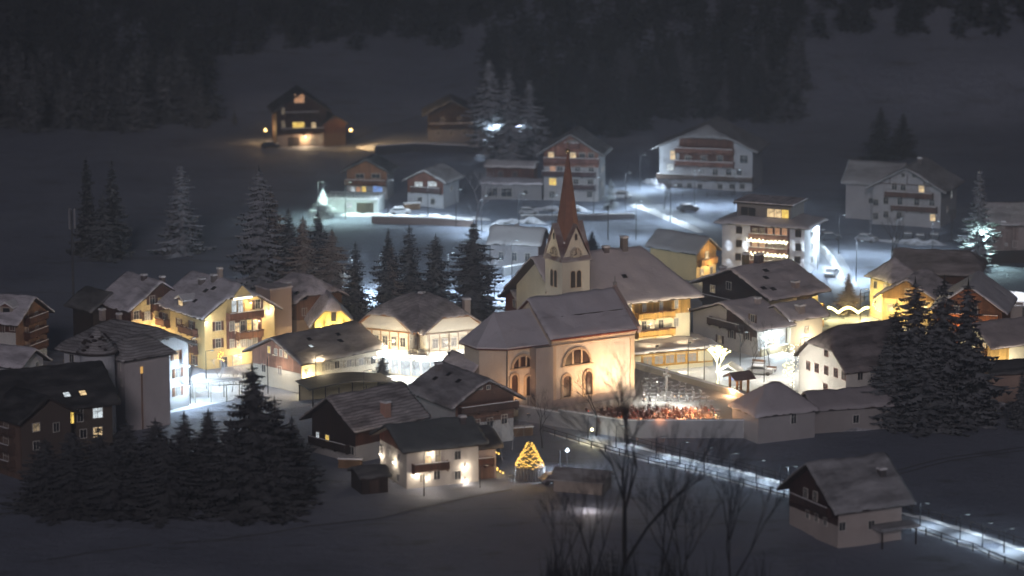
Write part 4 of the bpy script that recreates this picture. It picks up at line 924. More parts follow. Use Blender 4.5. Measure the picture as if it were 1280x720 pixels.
h.clad('g', 1.0, (.24, .1, .08), u0=u0, u1=u1, z1=8.6); h.win('g', [(924, 287.5, 'd'), (924, 304.5, 'd'), (923, 321, 'd'), (998, 292, 'd'), (998, 309, 'd'), (997, 325, 'd')], 1.1, 1.3, frame=plain('brown_frame', (.2, .15, .13))); h.win('s', [(0, 7.2, 'd'), (0, 4.8, 'd'), (0, 2.3, 'd')], 1, 1.3, uz=True)
h.win('g', [(x, y, 'm' if (x+i) % 3 else 'o') for i, y in enumerate((290, 307, 324)) for x in (944, 953, 963, 972, 981)], 1.0, 1.5, base=.08)
for y in (299, 316, 332): h.balcony('g', 938, 987, y, 1.2, (.2, .1, .08), snow=True)
p = Vector((-.5, .0, 11.4)); t = h.root; o = MB().box((0, 0, 0), (7.5, 10.5, 3.2)).build('penthouse', stucco((.2, .18, .18)), t, loc=(-.3, -.2, 10.9)); MB().box((0, 0, 1.75), (8.6, 11.8, .25)).build('roof', DKFRAME, o); MB().box((0, 0, 1.98), (8.4, 11.6, .2)).build('roof_snow', sR, o)
for u, k in ((1.3, 'w'), (2.7, 'w'), (4.1, 'y'), (-3.8, 'd'), (-2.3, 'd')): link('window', win_data(1.3, 1.5, k, FRAME)[0], o, (3.76, u, .2), math.atan2(-1, 0))
for k, y in enumerate((296.5, 313)):
    u0, z = h.hit('g', 937, y); u1, _ = h.hit('g', 988, y); b = MB(); n, r, d, hl = h.face('g')
    for i in range(150):
        u = u0+(u1-u0)*i/149; w_ = abs(math.sin(i*.21))*.45; q = n*(d+1.45+random.uniform(0, .15))+r*u; b.ball((q.x, q.y, z-w_+random.uniform(-.2, .2)), .075, 0, 4, 3)
    t = thing('string_lights', ('upper' if k == 0 else 'lower')+' garland of yellow white string lights on the white hotel balcony', 'string lights', h.c, h.yaw); b.build('bulbs', emis('fairy_pale', (1, .95, .62), 9), t)
    for u in (-2.4, 0, 2.4): pt(near(h, 'g', u, z-.3, 2.0), (1, .95, .7), 22, rad=.2)
for k, (f_, px, pw) in enumerate((('g', 911, 100), ('g', 932, 100), ('g', 992, 70), ('g', 1004, 110), ('s', 1015, 60), ('s', 1020, 60))):
    for j, y in enumerate((296, 318)):
        u, z = h.hit(f_, px, y); n, r, d, hl = h.face(f_); u = max(-hl, min(hl, u)); q = near(h, f_, u, z, .5)
        up_ = Vector((0, 0, 1 if j else -1)); spot(q, q+up_*3-(q-near(h, f_, u, z, .3))*.5, (.7, .85, 1), pw*1.1, 75, .9, .08)
        if j: spot(q, q-Vector((0, 0, 3)), (.7, .85, 1), pw*.9, 75, .9, .08)
t = h.root
h = House('stepped_chalet', 'white chalet with brown balconies and snowy cross gable roof at upper right', 'house', (80.5, 677.9), -111, 15.6, 16.2, 7.3, 11.8, 1, stucco((.44, .43, .44)), zb=terrain(80.5, 678), snow=snowm(.3, amount=.7), ov=1.2)
h.win('g', [(1129, 219, 'd'), (1142.5, 219.5, 'd')], .8, .9); h.win('g', [(1118, 233, 'd'), (1129, 234, 'd'), (1152, 236, 'w'), (1107.5, 251, 'd'), (1125, 252, 'd'), (1146, 252.5, 'd'), (1165, 253, 'd'), (1107.5, 268, 'd'), (1124, 269.5, 'd'), (1166, 272, 'w'), (1093, 253, 'd'), (1093, 270, 'd')], 1.1, 1.4)
h.balcony('g', 1107, 1167, 246, 1.3, (.15, .08, .06)); h.balcony('g', 1115, 1172, 263, 1.3, (.15, .08, .06)); h.win('s', [(2, 5.5, 'c', .6, 1.4), (-1, 3, 'd')], uz=True); frame_boards(h, 'g', [0, -3.5, 3.5], 8.4, 10.5, [8.4], (.1, .05, .04)); h.chimney(1150, 205, .8, 1.4, (.2, .18, .18))
c = G(1100, 285); h2 = House('left_wing', 'lower wing with grey snowy roof on the left of the stepped chalet', 'wing', (73.5, 683.5), 159, 12, 11, 7.4, 11.2, 1, stucco((.4, .38, .39)), zb=terrain(80, 683), snow=snowm(.3, amount=.7), ov=.8)
h2.win('s', [(0, 4, 'd')], uz=True)
c = G(1262, 322); h = House('edge_house', 'pinkish house with grey snowy roof at the right edge above the village', 'house', (c.x+3, c.y+5), 175, 17, 10, 6.2, 9.6, 1, stucco((.4, .33, .31)), zb=c.z, snow=snowm(.35, amount=.7, tint=(1, .93, .92)), ov=.8)
h.win('s', [(3, 2.3, 'd'), (-3.2, 2.3, 'y', .5, .5), (-1.5, 2.4, 'd')], uz=True); h.clad('s', 1.0, (.3, .22, .2), u0=-6, u1=-1); h.chimney(1255, 285, .7, 1.2)
h = House('slate_roof_house', 'low house with plain grey snowy roof left of the bell tower', 'house', (1.2, 629.5), -13, 10.4, 8.2, 4.6, 7.2, -1, stucco((.36, .35, .37)), snow=snowm(.45, amount=1.0), ov=.7)
h.clad('g', 1.5, (.2, .08, .06)); h.win('s', [(-2.5, 2.2, 'd'), (0, 2.2, 'd'), (2.5, 2.2, 'd')], 1, 1.6, uz=True); h.chimney(646, 289, .6, 1.4, (.15, .14, .15)); wall_run('garden_fence_wall', 'dark garden wall in front of the grey roofed house left of the tower', [G(630, 345), G(690, 335)], 0, 1.6, c=(.2, .2, .21))
h = House('yellow_gable_cottage', 'small cottage with bright yellow decorated gable behind the inn', 'cottage', (31.3, 619.0), -44, 12.6, 6.8, 5.2, 7.9, -1, stucco((.7, .55, .3)), snow=snowm(.34, amount=.9), ov=.7)
h.clad('g', 3.4, (.5, .3, .12)); h.win('g', [(0, 4.6, 'w'), (-1.3, 1.6, 'w'), (1.3, 1.6, 'd')], .8, 1.2, uz=True, base=.07); h.balcony('g', 0, 0, 0, .9, (.4, .22, .08), uz=(-2.3, 2.3, 3.0), flowers=True)
pt(near(h, 'g', 0, 2.8, 2.2), (1, .7, .32), 230); pt(near(h, 'g', 0, 5.4, 1.6), (1, .7, .32), 60)
# far chalet on the slope
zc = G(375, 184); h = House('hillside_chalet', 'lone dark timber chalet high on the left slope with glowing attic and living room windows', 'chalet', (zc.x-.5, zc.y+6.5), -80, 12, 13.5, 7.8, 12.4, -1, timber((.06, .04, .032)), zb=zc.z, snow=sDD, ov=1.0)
h.clad('g', -1, stucco((.3, .24, .2)), z1=2.6, name='plastered_base'); h.win('g', [(374, 123, 'o', 2.3, 2.0), (373, 156, 'y', 2.7, 1.3), (392, 157, 'w', 1.0, 1.5), (354, 155, 'm', .7, 1.5), (354, 139, 'm', .7, 1.4), (391, 175, 'm', 1.0, 1.8), (401, 173, 'm', .9, 1.8)], base=.08)
u, z = h.hit('g', 367, 176); p, rz = h.at('g', u, 1.1, .06); MB().box((0, 0, 0), (2.6, .1, 2.2)).build('garage_door', DKFRAME, h.root, loc=p, rz=rz); h.balcony('g', 350, 405, 165, 1.4, DKW); h.balcony('g', 355, 398, 145, 1.2, DKW); wall_lamp(h, 'g', 381, 170, 'warm lamp over the garage of the lone hillside chalet', (1, .7, .4), 260, .9)
c = G(418, 184); h = House('hillside_annex', 'small annex right of the lone hillside chalet under a strong orange lamp', 'annex', (c.x-1.2, c.y+5), -70, 8, 6.5, 5.0, 7.0, -1, stucco((.16, .1, .06)), zb=c.z, snow=sDD, ov=.6)
h.clad('g', 3.0, BR); spot(near(h, 'g', 3.0, 4.2, 3.9), near(h, 'g', 16.0, -1.5, 5.0), (1, .62, .25), 5200, 120, .8, .3); pt(near(h, 'g', 3.0, 4.2, 4.0), (1, .62, .25), 260, rad=.3); t = thing('yard_lamp', 'bright orange lamp on the annex of the hillside chalet', 'lamp', near(h, 'g', 2.8, 4.0, 3.4)); MB().ball((0, 0, 0), .35, 0, 8, 5).build('globe', emis('orange_globe', (1, .6, .2), 12), t)
c = G(332, 178); t = thing('post_lamp', 'small orange post lamp left of the hillside chalet beside the parked car', 'lamp', c); MB().tube((0, 0, -.5), (0, 0, 2.6), .06).build('pole', METAL, t); MB().ball((0, 0, 2.8), .28, 0, 8, 5).build('globe', MATS['orange_globe'], t); pt(c+Vector((0, 0, 3.2)), (1, .6, .25), 500, rad=.3)
c = G(563, 178); h = House('unlit_farmhouse', 'unlit dark farmhouse on the slope in front of the forest', 'farmhouse', (c.x, c.y+6), -88, 12, 13, 6.2, 9.6, -1, stucco((.16, .15, .16)), zb=c.z, snow=sD, ov=1.2)
h.clad('g', 3.2, DKW); h.win('g', [(-3, 2, 'd'), (0, 2, 'd'), (3, 2, 'd'), (-2, 5, 'd'), (2, 5, 'd')], uz=True); h.balcony('g', 0, 0, 0, 1.2, DKW, uz=(-5, 5, 3.3))
wall_run('bank_wall', 'dark bank wall in front of the unlit farmhouse on the slope', [G(470, 194), G(520, 190), G(600, 192)], G(520, 190).z, G(520, 190).z+2.0, c=(.07, .065, .07))
# right side group
h = House('yellow_villa', 'yellow lit villa with pyramid roofed corner behind the huge dark spruces', 'villa', (G(1122, 402).x-.3, G(1122, 402).y+4), -150, 7, 7.5, 7.0, 10.4, 1, stucco((.74, .6, .32)), snow=sR, hip=((0, .95), (0, .95)), ov=.7)
h.win('g', [(-1.5, 5.6, 'd'), (1.4, 5.6, 'w'), (-1.5, 3.0, 'd'), (1.4, 3.0, 'w')], .9, 1.3, uz=True); h.win('s', [(-1.8, 5.6, 'y'), (0, 5.6, 'y'), (1.8, 5.6, 'y'), (0, 3, 'w')], .9, 1.3, uz=True); pt(near(h, 's', 0, 4.2, 2.5), YEL, 350); pt(near(h, 'g', 0, 2.2, 2.2), YEL, 300)
h = House('villa_gable', 'yellow lit gabled wing with broad roof right of the pyramid roofed villa', 'villa', (G(1140, 410).x+1, G(1140, 410).y+5), -112, 12, 11.5, 5.0, 8.4, 1, stucco((.74, .58, .3)), snow=sR, ov=1.3)
h.clad('g', 4.8, (.35, .2, .08)); h.win('g', [(-3, 3.2, 'w'), (0, 3.2, 'w'), (3, 3.2, 'd'), (0, 6, 'w')], uz=True); pt(near(h, 'g', -2.5, 3.2, 2.4), YEL, 330); pt(near(h, 'g', 2.5, 3.2, 2.4), YEL, 150)
h = House('middle_barn', 'broad barn roof with light snow behind the tops of the huge spruces', 'barn', (G(1185, 400).x, G(1185, 400).y+14), 168, 16, 13, 6.5, 9.6, 1, timber(BR), snow=snowm(.35, amount=.6, tint=(1, .92, .9)), hip=(None, (.2, .9)), ov=1.0); h.win('s', [(-3, 4, 'd'), (3, 4, 'd')], uz=True)
h = House('ruby_chalet', 'orange lit half timbered chalet with pale snowy roof right of the huge spruces', 'chalet', (77.0, 562.9), -105, 14, 13.0, 5.8, 10.2, 1, timber((.32, .13, .06)), snow=snowm(.5, amount=1.0, tint=(.97, .97, 1)), ov=1.0)
h.win('g', [(-3, 3, 'w'), (-1, 3, 'd'), (1, 3, 'w'), (-2, 6, 'k'), (1, 6, 'd'), (3, 3, 'w')], uz=True); h.balcony('g', 0, 0, 0, 1.1, (.35, .15, .06), uz=(-5, 5, 4.4)); pt(near(h, 'g', -2, 3.2, 2.2), (1, .45, .15), 260); pt(near(h, 'g', 2.5, 1.6, 2.2), (1, .5, .2), 220)
c = G(1268, 398); t = thing('entrance_porch', 'small porch with dazzling white lit snow roof at the right edge', 'porch', (c.x, c.y, 0), R(-20)); MB().box((0, 0, 1.5), (3.4, 3.4, 3.4)).build('wall', stucco((.5, .45, .42)), t); MB().box((0, 0, 3.4), (4, 4, .3), 0, 0, Matrix.Rotation(R(25), 3, 'X')).build('roof_snow', SNOW, t); spot((c.x+1, c.y-1.0, 8.5), (c.x, c.y, 3), (.85, .92, 1), 900, 60, .8, .3)
h = House('corner_house', 'white house with dark snowy roof and small wooden balcony at the right edge', 'house', (78.0, 535.8), -151, 12, 10.4, 5.6, 8.7, 1, stucco((.74, .68, .5)), snow=snowm(.34, amount=.75, tint=(1, .9, .88)), ov=1.0)
h.balcony('g', 1226, 1236, 441, 1.2, (.4, .22, .08)); h.win('g', [(1231, 433, 'w'), (1240, 450, 'd')]); pt(near(h, 'g', 0, 2.0, 3.2), (1, .88, .62), 480); pt(near(h, 's', -3, 2.4, 3.0), (1, .9, .7), 480); h.clad('s', -1, (.5, .3, .08), u0=-6, u1=-1.8)
h = House('edge_shed', 'plain shed with flat dark snowy roof and pinkish wall below the corner house', 'shed', (G(1262, 500).x+2, G(1262, 500).y+3), -168, 13, 9, 4.6, 5.4, 1, stucco((.42, .3, .24)), snow=sD, ov=.3); h.win('s', [(2, 2.6, 'd')], uz=True)
# ------------------------------------------------------------------ trees
def needle(key, dark, snow, amt):
    m, nt, b = nmat(key)
    g = nt.nodes.new('ShaderNodeNewGeometry'); sx = nt.nodes.new('ShaderNodeSeparateXYZ'); lk(nt, g.outputs['Normal'], sx.inputs[0])
    ns = tex(nt, 1.3, (1, 1, 1), 3); a = nd(nt, 'ShaderNodeMath', operation='MULTIPLY'); lk(nt, sx.outputs[2], a.inputs[0]); lk(nt, ns, a.inputs[1])
    f = ramp(nt, a.outputs[0], .5-amt*.5, .62-amt*.45)
    col = mix2(nt, tex(nt, .8), rgb(dark, .6), rgb(dark, 1.4)); lk(nt, mix2(nt, f, col, rgb(snow)), b.inputs['Base Color'])
    b.inputs['Roughness'].default_value = .85; return m
N_DARK = needle('spruce_dark', (.016, .019, .019), (.24, .25, .27), .34)
N_SNOW = needle('spruce_snowy', (.03, .038, .036), (.42, .44, .49), .6)
N_SHADED = needle('spruce_shaded', (.012, .014, .014), (.12, .122, .13), .36)  # darker copy of the spruce colours, shade painted into the grove
N_MID = needle('spruce_dusted', (.022, .028, .027), (.10, .105, .125), .3)
N_EDGE = needle('spruce_edge', (.03, .036, .04), (.2, .21, .25), .45)
N_ORANGE_LIT = needle('spruce_orange_lit', (.09, .05, .03), (.45, .38, .34), .5)  # orange lamp light put into the needle and snow colour
N_FROST = needle('spruce_frosted', (.35, .38, .4), (.75, .78, .8), .9)
BARK = plain('bark', (.035, .028, .024), .95); BARKF = plain('frosted_bark', (.35, .35, .38), .9)
def conifer_geo(seed, h=18.0, r=3.6, NW=44, nb=12, ns=6, gap=.1, low=.05):
    g = np.random.default_rng(seed); V = []; Fc = []
    for i in range(NW):
        t = (i+g.uniform(-.3, .3))/NW; t = max(0, t); z = h*(low+(1-low)*t); Rr = r*(1-t)**.75*g.uniform(.66, 1.2)+.25; lob = g.uniform(0, 6.28)
        n = max(4, int(nb*(1-t*.5))); a0 = g.uniform(0, 6.28)
        for k in range(n):
            if g.random() < gap: continue
            a = a0+6.283*k/n+g.uniform(-.25, .25); L = Rr*g.uniform(.62, 1.12)*(1+.22*math.sin(a*2+z*.55+seed)+.12*math.sin(a*3-z*.9)); ca, sa = math.cos(a), math.sin(a)
            droop = L*g.uniform(.22, .5)
            for s in range(ns):
                q0 = .1+.9*s/ns; q1 = min(1.05, q0+1.35/ns)
                zf = lambda q: z-droop*math.sin(q*1.9)*.9
                w = L*.2*(1.15-q0)+.14
                for sg in (-1, 1):
                    tw = g.uniform(-.35, .15)*w*1.6; f2 = g.uniform(.6, 1.2)
                    p0 = (ca*L*q0, sa*L*q0, zf(q0)+.05); p1 = (ca*L*q1, sa*L*q1, zf(q1))
                    x, y = ca*L*(q0*.4+q1*.6)-sa*sg*w*f2, sa*L*(q0*.4+q1*.6)+ca*sg*w*f2
                    o = len(V); V += [p0, p1, (x, y, zf(q1)-abs(tw)-.08)]
                    Fc.append((o, o+1, o+2) if sg > 0 else (o+1, o, o+2))
                if g.random() < .5:
                    o = len(V); V += [(ca*L*q0, sa*L*q0, zf(q0)), (ca*L*q1, sa*L*q1, zf(q1)), (ca*L*(q0+q1)/2, sa*L*(q0+q1)/2, zf(q1)-w*1.5)]; Fc.append((o, o+1, o+2))
    o = len(V)
    for k in range(5): a = k*1.257; V.append((.12*math.cos(a), .12*math.sin(a), h*.95))
    V.append((0, 0, h+.6))
    for k in range(5): Fc.append((o+k, o+(k+1) % 5, o+5))
    return V, Fc
def mesh_from(name, V, Fc, mat):
    me = bpy.data.meshes.new(name); me.from_pydata(V, [], Fc); me.materials.append(mat); me.update(); return me
CGEO = [conifer_geo(11), conifer_geo(12, gap=.2, nb=11), conifer_geo(13, r=3.0, NW=46), conifer_geo(14, r=4.2, gap=.16), conifer_geo(15, r=2.4, NW=40, nb=9)]
CM = {}
def crown_mesh(v, mat):
    if (v, mat.name) not in CM: CM[(v, mat.name)] = mesh_from('crown', *CGEO[v], mat)
    return CM[(v, mat.name)]
TRUNK = MB().tube((0, 0, -1), (0, 0, 17), .26, .04, 7).data('trunk', BARK)
def conifer(p, h, w, label, mat=N_MID, v=0, group=None, name='spruce_tree', cat='tree'):
    t = thing(name, label, cat, p, random.uniform(0, 6.28), group)
    s = h/18.6; rr = [3.6, 3.6, 3.0, 4.2, 2.4][v]; t.scale = (w/1.75/rr, w/1.75/rr, s)
    link('crown', crown_mesh(v, mat), t); link('trunk', TRUNK, t); return t
def cpx(px, base, top, wpx, label, mat=N_MID, v=None, group=None, zoff=0, **k):
    p = G(px, base); sc_ = F/(CAM-p).length; h = (base-top)/sc_/.985
    return conifer(p+Vector((0, 0, zoff)), h, wpx/sc_, label, mat, random.randrange(4) if v is None else v, group, **k)
# bare trees
def bare_geo(seed, h=10.0, lv=5, spread=.55, r0=.16, twig=1.0, droop=0):
    g = random.Random(seed); mb = MB()
    def rec(p, d, L, r, n):
        q = p
        for k in range(2):
            d2 = (d+Vector((g.uniform(-1, 1), g.uniform(-1, 1), g.uniform(-.6, 1)-droop*(lv-n)*.15))*.12).normalized(); e = q+d2*(L/2)
            mb.tube(q, e, r*(1-.2*k), r*(.8-.2*k), 5 if n > 3 else 3, cap=False); q = e; d = d2
        if n == 0: return
        for k in range(g.choice((2, 3, 3)) if n > 1 else 3):
            ax = Vector((g.uniform(-1, 1), g.uniform(-1, 1), g.uniform(-.3, .5))).normalized(); nd_ = (d+ax*spread*g.uniform(.6, 1.3)*twig).normalized()
            rec(q, nd_, L*g.uniform(.62, .82), r*.6, n-1)
    rec(Vector((0, 0, -.3)), Vector((0, 0, 1)), h*.33, r0, lv); return mb
BG = [bare_geo(s) for s in (1, 2, 3)]; BGT = [bare_geo(s, 16, 6, .42, .2) for s in (4, 5, 6)]
BD = {}
def bare(p, h, label, kind=0, mat=BARK, group=None, tall=False, wk=1.0, name='bare_tree', lean=0):
    src = BGT if tall else BG; key = (kind, mat.name, tall)
    if key not in BD: BD[key] = src[kind % 3].data('branches', mat)
    t = thing(name, label, 'tree', p, random.uniform(0, 6.28), group); s = h/(15.5 if tall else 10.0); t.scale = (s*wk, s*wk, s); link('branches', BD[key], t)
    if lean: t.rotation_euler[1] = lean
    return t
def bpx(px, base, top, label, kind=0, mat=BARK, **k):
    p = G(px, base); return bare(p, (base-top)/(F/(CAM-p).length), label, kind, mat, **k)

# spruces at the lower left
for i, (px, b, tp, w, v, lb) in enumerate(((318, 640, 448, 92, 3, 'tallest dark spruce of the lower left grove, in front of the yellow hotel'), (345, 632, 492, 70, 1, 'dark spruce just right of the tallest one in the lower left grove'), (262, 625, 508, 62, 0, 'dark spruce left of the tallest one in the lower left grove'),
    (232, 628, 512, 60, 1, 'dark spruce in the middle of the lower left grove below the grey block'), (196, 630, 520, 62, 0, 'dark spruce in front of the grey windowless block'), (160, 632, 522, 66, 3, 'dark spruce below the round turret in the lower left grove'), (125, 634, 530, 66, 1, 'dark spruce in front of the dark brown house, right of its windows'),
    (92, 636, 535, 66, 0, 'dark spruce in front of the middle of the dark brown house'), (58, 636, 545, 64, 3, 'leftmost dark spruce of the lower left grove'), (366, 618, 518, 50, 1, 'dark spruce at the right end of the lower left grove beside the brown barn'), (290, 642, 520, 70, 1, 'front dark spruce below the tallest one of the lower left grove'),
    (210, 642, 545, 70, 3, 'front dark spruce low in the middle of the lower left grove'), (140, 642, 552, 74, 0, 'front dark spruce at the lower edge of the left grove'), (88, 642, 556, 70, 1, 'front dark spruce at the lower left below the dark brown house'), (345, 640, 530, 60, 0, 'front dark spruce left of the garden shed'))):
    cpx(px, b, tp, w*1.4, lb, N_SHADED, v)
for px, b, tp, w, v, m, lb in ((478, 484, 443, 26, 3, N_DARK, 'small dark spruce right of the long low house, in front of the bright shop'),
    (490, 392, 306, 27, 4, N_ORANGE_LIT, 'narrow reddish brown tree among the dark spruces behind the shop'), (512, 388, 279, 46, 1, N_DARK, 'tall dark spruce right of the narrow reddish tree'), (545, 388, 290, 44, 0, N_DARK, 'dark spruce behind the timbered shop ridge'), (592, 398, 274, 56, 2, N_DARK, 'tall spruce just left of the grey roofed house behind the shop'),
    (486, 392, 284, 40, 1, N_DARK, 'dark spruce behind the narrow reddish tree'), (445, 400, 300, 34, 1, N_DARK, 'slim dark spruce left of the narrow reddish tree'),
    (326, 375, 205, 66, 0, N_SNOW, 'tallest snow dusted spruce behind the yellow hotel'), (340, 372, 236, 50, 2, N_ORANGE_LIT, 'reddish spruce in front of the tallest snow dusted one behind the yellow hotel'), (362, 374, 258, 46, 1, N_DARK, 'dark spruce right of the tallest snow dusted one behind the hotel'), (380, 378, 268, 46, 0, N_ORANGE_LIT, 'brownish spruce left of the lone thin pole like spruce'), (403, 380, 276, 30, 4, N_DARK, 'thin spruce between the brownish ones behind the brown guesthouse'), (416, 385, 284, 44, 2, N_ORANGE_LIT, 'rightmost brownish spruce behind the small yellow gable house'), (398, 372, 262, 40, 2, N_DARK, 'dark spruce behind the thin one above the brown guesthouse'),
    (228, 318, 202, 42, 0, N_SNOW, 'lone snow dusted spruce on the dark field left of the hotel'), (142, 322, 197, 44, 1, N_DARK, 'dim dark spruce on the left field right of the mast'), (110, 318, 194, 36, 0, N_DARK, 'dim dark spruce on the left field beside the mast'), (130, 325, 240, 40, 2, N_DARK, 'low dim spruce between two others on the left field'),
    (763, 262, 222, 18, 4, N_DARK, 'small dark cypress shaped spruce right of the tall guesthouse'), (740, 316, 288, 22, 3, N_MID, 'small spruce just above the ridge of the big inn'), (866, 346, 296, 32, 1, N_DARK, 'spruce in front of the yellow gable cottage'), (848, 320, 292, 16, 0, N_DARK, 'small spruce left of the yellow gable cottage'),
    (1060, 392, 340, 34, 0, N_ORANGE_LIT, 'small lit spruce above the glowing yellow light chain'), (1222, 332, 208, 48, 0, N_SNOW, 'tall snowy spruce right of the stepped chalet, lit at its foot'),
    (404, 272, 236, 28, 1, N_FROST, 'white frosted spruce brightly lit beside the garage terrace'), (1118, 520, 372, 58, 1, N_DARK, 'left huge dark spruce of the right hand group, beside the white farmhouse'),
    (1140, 532, 344, 94, 0, N_DARK, 'second huge dark spruce from the left in the right hand group'), (1176, 534, 341, 92, 3, N_DARK, 'tallest huge dark spruce in the middle of the right hand group'), (1206, 532, 347, 84, 0, N_DARK, 'rightmost huge dark spruce, in front of the corner house'), (1160, 538, 395, 80, 1, N_DARK, 'lower dark spruce at the front of the right hand group'), (1222, 530, 410, 40, 1, N_DARK, 'slimmer dark spruce at the right flank of the right hand group'), (1112, 532, 420, 56, 2, N_DARK, 'lower dark spruce at the left flank of the right hand group'),
    (1276, 535, 463, 30, 0, N_DARK, 'dark spruce cut by the right edge below the corner house'), (636, 198, 88, 56, 1, N_SNOW, 'snowy spruce lit from below above the brown stable'), (662, 196, 96, 50, 0, N_SNOW, 'second snowy spruce right of the lit one above the brown stable'), (612, 192, 70, 62, 3, N_SNOW, 'tall snowy spruce right of the unlit farmhouse'),
    (1100, 200, 132, 46, 1, N_MID, 'dim spruce on the slope above the stepped chalet'), (1128, 196, 140, 40, 0, N_MID, 'second dim spruce on the slope above the stepped chalet'), (293, 155, 136, 8, 0, N_DARK, 'tiny spruce alone on the left slope')):
    cpx(px, b, tp, w*(1.3 if 190 < px < 620 and b > 300 else 1.1 if px > 1090 and b > 500 else 1), lb, m, v)
# christmas tree with light spirals
def spiral_lights(name, label, p, h, r0, turns, mat, z0=.5, n=260, base=None, ls=.07):
    t = thing(name, label, 'string lights', p); b = MB()
    for i in range(n):
        q = i/n; z = z0+(h-z0)*q; a = q*turns*6.283; rr_ = r0*(1-q)**.9+.1; zz = z+.18*math.sin(a*3)
        b.ball((rr_*math.cos(a), rr_*math.sin(a), zz), ls, 0, 4, 3)
    b.build('bulbs', mat, t); return t
GOLD = emis('fairy_gold', (1, .58, .1), 4.0)
p = G(662, 598); cpx(662, 598, 548, 32, 'christmas tree wound with golden lights on a round plinth', N_DARK, 3)
s_ = F/(CAM-p).length; ch = 50/s_
b = thing('christmas_lights', 'golden light chain wound round the christmas tree', 'string lights', p); mb = MB()
for k in range(8):
    zz = 1.9+k*(ch-2.3)/8; rr_ = (16.5/s_)*(1-k/8.8)
    for i in range(int(64*(1-k/10))):
        a = i/int(64*(1-k/10))*6.283; mb.ball((rr_*math.cos(a)*1.06, rr_*math.sin(a)*1.06, zz+.3*abs(math.sin(a*2.5+k*1.3))+random.uniform(-.16, .16)), .06, 0, 4, 3)
mb.build('bulbs', GOLD, b)
t = thing('fence_plinth', 'round palisade plinth under the christmas tree', 'plinth', p); mb = MB()
for i in range(26):
    a = i/26*6.283; mb.tube((2.0*math.cos(a), 2.0*math.sin(a), -.2), (2.0*math.cos(a), 2.0*math.sin(a), 1.9+random.uniform(-.1, .1)), .2, .17, 6)
mb.build('palisade', plain('grey_wood', (.2, .19, .19)), t); [pt(p+Vector((math.cos(a_)*1.7, math.sin(a_)*1.7, z_)), (1, .55, .15), 30, rad=.2) for a_ in (3.6, 4.7, 5.8) for z_ in (2.4, 4.0)]
# crescent star decoration
p = G(619, 592); t = thing('light_crescent', 'golden crescent moon light figure beside the christmas tree', 'light figure', p, R(0)); mb = MB()
for i in range(9):
    a = R(60+i*28); mb.ball((.1+1.0*math.cos(a)*.8, 0, 1.9+1.15*math.sin(a)), .14, 0, 5, 3)
for i in range(6): mb.ball((-.9+i*.4, 0, 1.2-i*.22), .13, 0, 5, 3)
mb.build('bulbs', GOLD, t); MB().tube((0, .05, -.2), (0, .05, 2.2), .04).build('frame', METAL, t); pt(p+Vector((0, -1.2, 1.8)), (1, .7, .3), 40)
# light figure in front of hotel (a little glowing bird-like ornament)
p = G(275, 460); t = thing('light_figure', 'small golden light ornament hanging before the yellow hotel front', 'light figure', p); mb = MB()
for x, z in ((0, 1.1), (.1, 1.5), (.3, 1.8), (.35, 2.1), (.1, 2.2), (-.1, 1.9), (-.2, 1.6), (-.2, 1.2), (-.35, .8), (.25, 1.0), (.4, .8)): mb.ball((x*1.5, 0, z+.4), .13, 0, 5, 3)
mb.build('bulbs', GOLD, t); MB().tube((0, .1, -.3), (0, .1, 2.6), .04).build('frame', METAL, t)
# golden lights hung on the spruce by the villa
p = G(1112, 500); t = thing('tree_lights', 'ring of golden lights glowing through the dark spruce before the villa', 'string lights', G(1108, 402)); mb = MB()
for i in range(34):
    a = i/34*6.283; mb.ball((1.9*math.cos(a)*1.2+random.uniform(-.2, .2), random.uniform(-.3, .3), 3.2+1.6*math.sin(a)), .13, 0, 5, 3)
mb.build('bulbs', emis('fairy_amber', (1, .65, .2), 7), t)
# glowing white tree on the square
p = G(897, 481); t = thing('light_tree', 'dazzling artificial tree of pale yellow lights on the village square', 'light tree', p); mb = MB(); ml = MB(); g = random.Random(3)
def lt(p0, d, L, n):
    e = p0+d*L; mb.tube(p0, e, .05, .04, 4)
    for k in range(int(L*7)): ml.ball(p0+d*(k/7)+Vector((g.uniform(-.08, .08), g.uniform(-.08, .08), 0)), .06, 0, 4, 3)
    if n:
        for _ in range(3): lt(e, (d+Vector((g.uniform(-1, 1), g.uniform(-1, 1), g.uniform(-.3, .7)))*.95).normalized(), L*.68, n-1)
lt(Vector((0, 0, 0)), Vector((0, 0, 1)), 2.3, 5)
mb.build('frame', METAL, t); ml.build('bulbs', emis('fairy_white', (1, .86, .38), 16), t); pt(p+Vector((0, -1.5, 3)), (1, .97, .75), 350, rad=.6)
# slim tree wound with lights
p = G(990, 486); bpx(990, 486, 428, 'slender bare tree wrapped with pale light strings on the square', 1, BARK, wk=.6)
t = thing('string_lights', 'pale light string wound up the slender tree on the square', 'string lights', p); mb = MB()
for i in range(130):
    q = i/130; mb.ball((.28*math.cos(q*60), .28*math.sin(q*60), .3+6.8*q), .05, 0, 4, 3)
for i in range(70):
    a = random.uniform(0, 6.28); z = random.uniform(2, 7); q = random.uniform(.3, 1.6); mb.ball((q*math.cos(a), q*math.sin(a), z), .05, 0, 4, 3)
mb.build('bulbs', emis('fairy_soft', (1, .9, .6), 6), t)
c = G(983, 474); t = thing('light_figure', 'glowing yellow light ornament left of the wrapped tree', 'light figure', c); mb = MB()
for i in range(14): mb.ball((.5*math.sin(i), 0, .5+i*.16), .1, 0, 4, 3)
mb.build('bulbs', emis('fairy_yel', (1, .85, .2), 8), t)
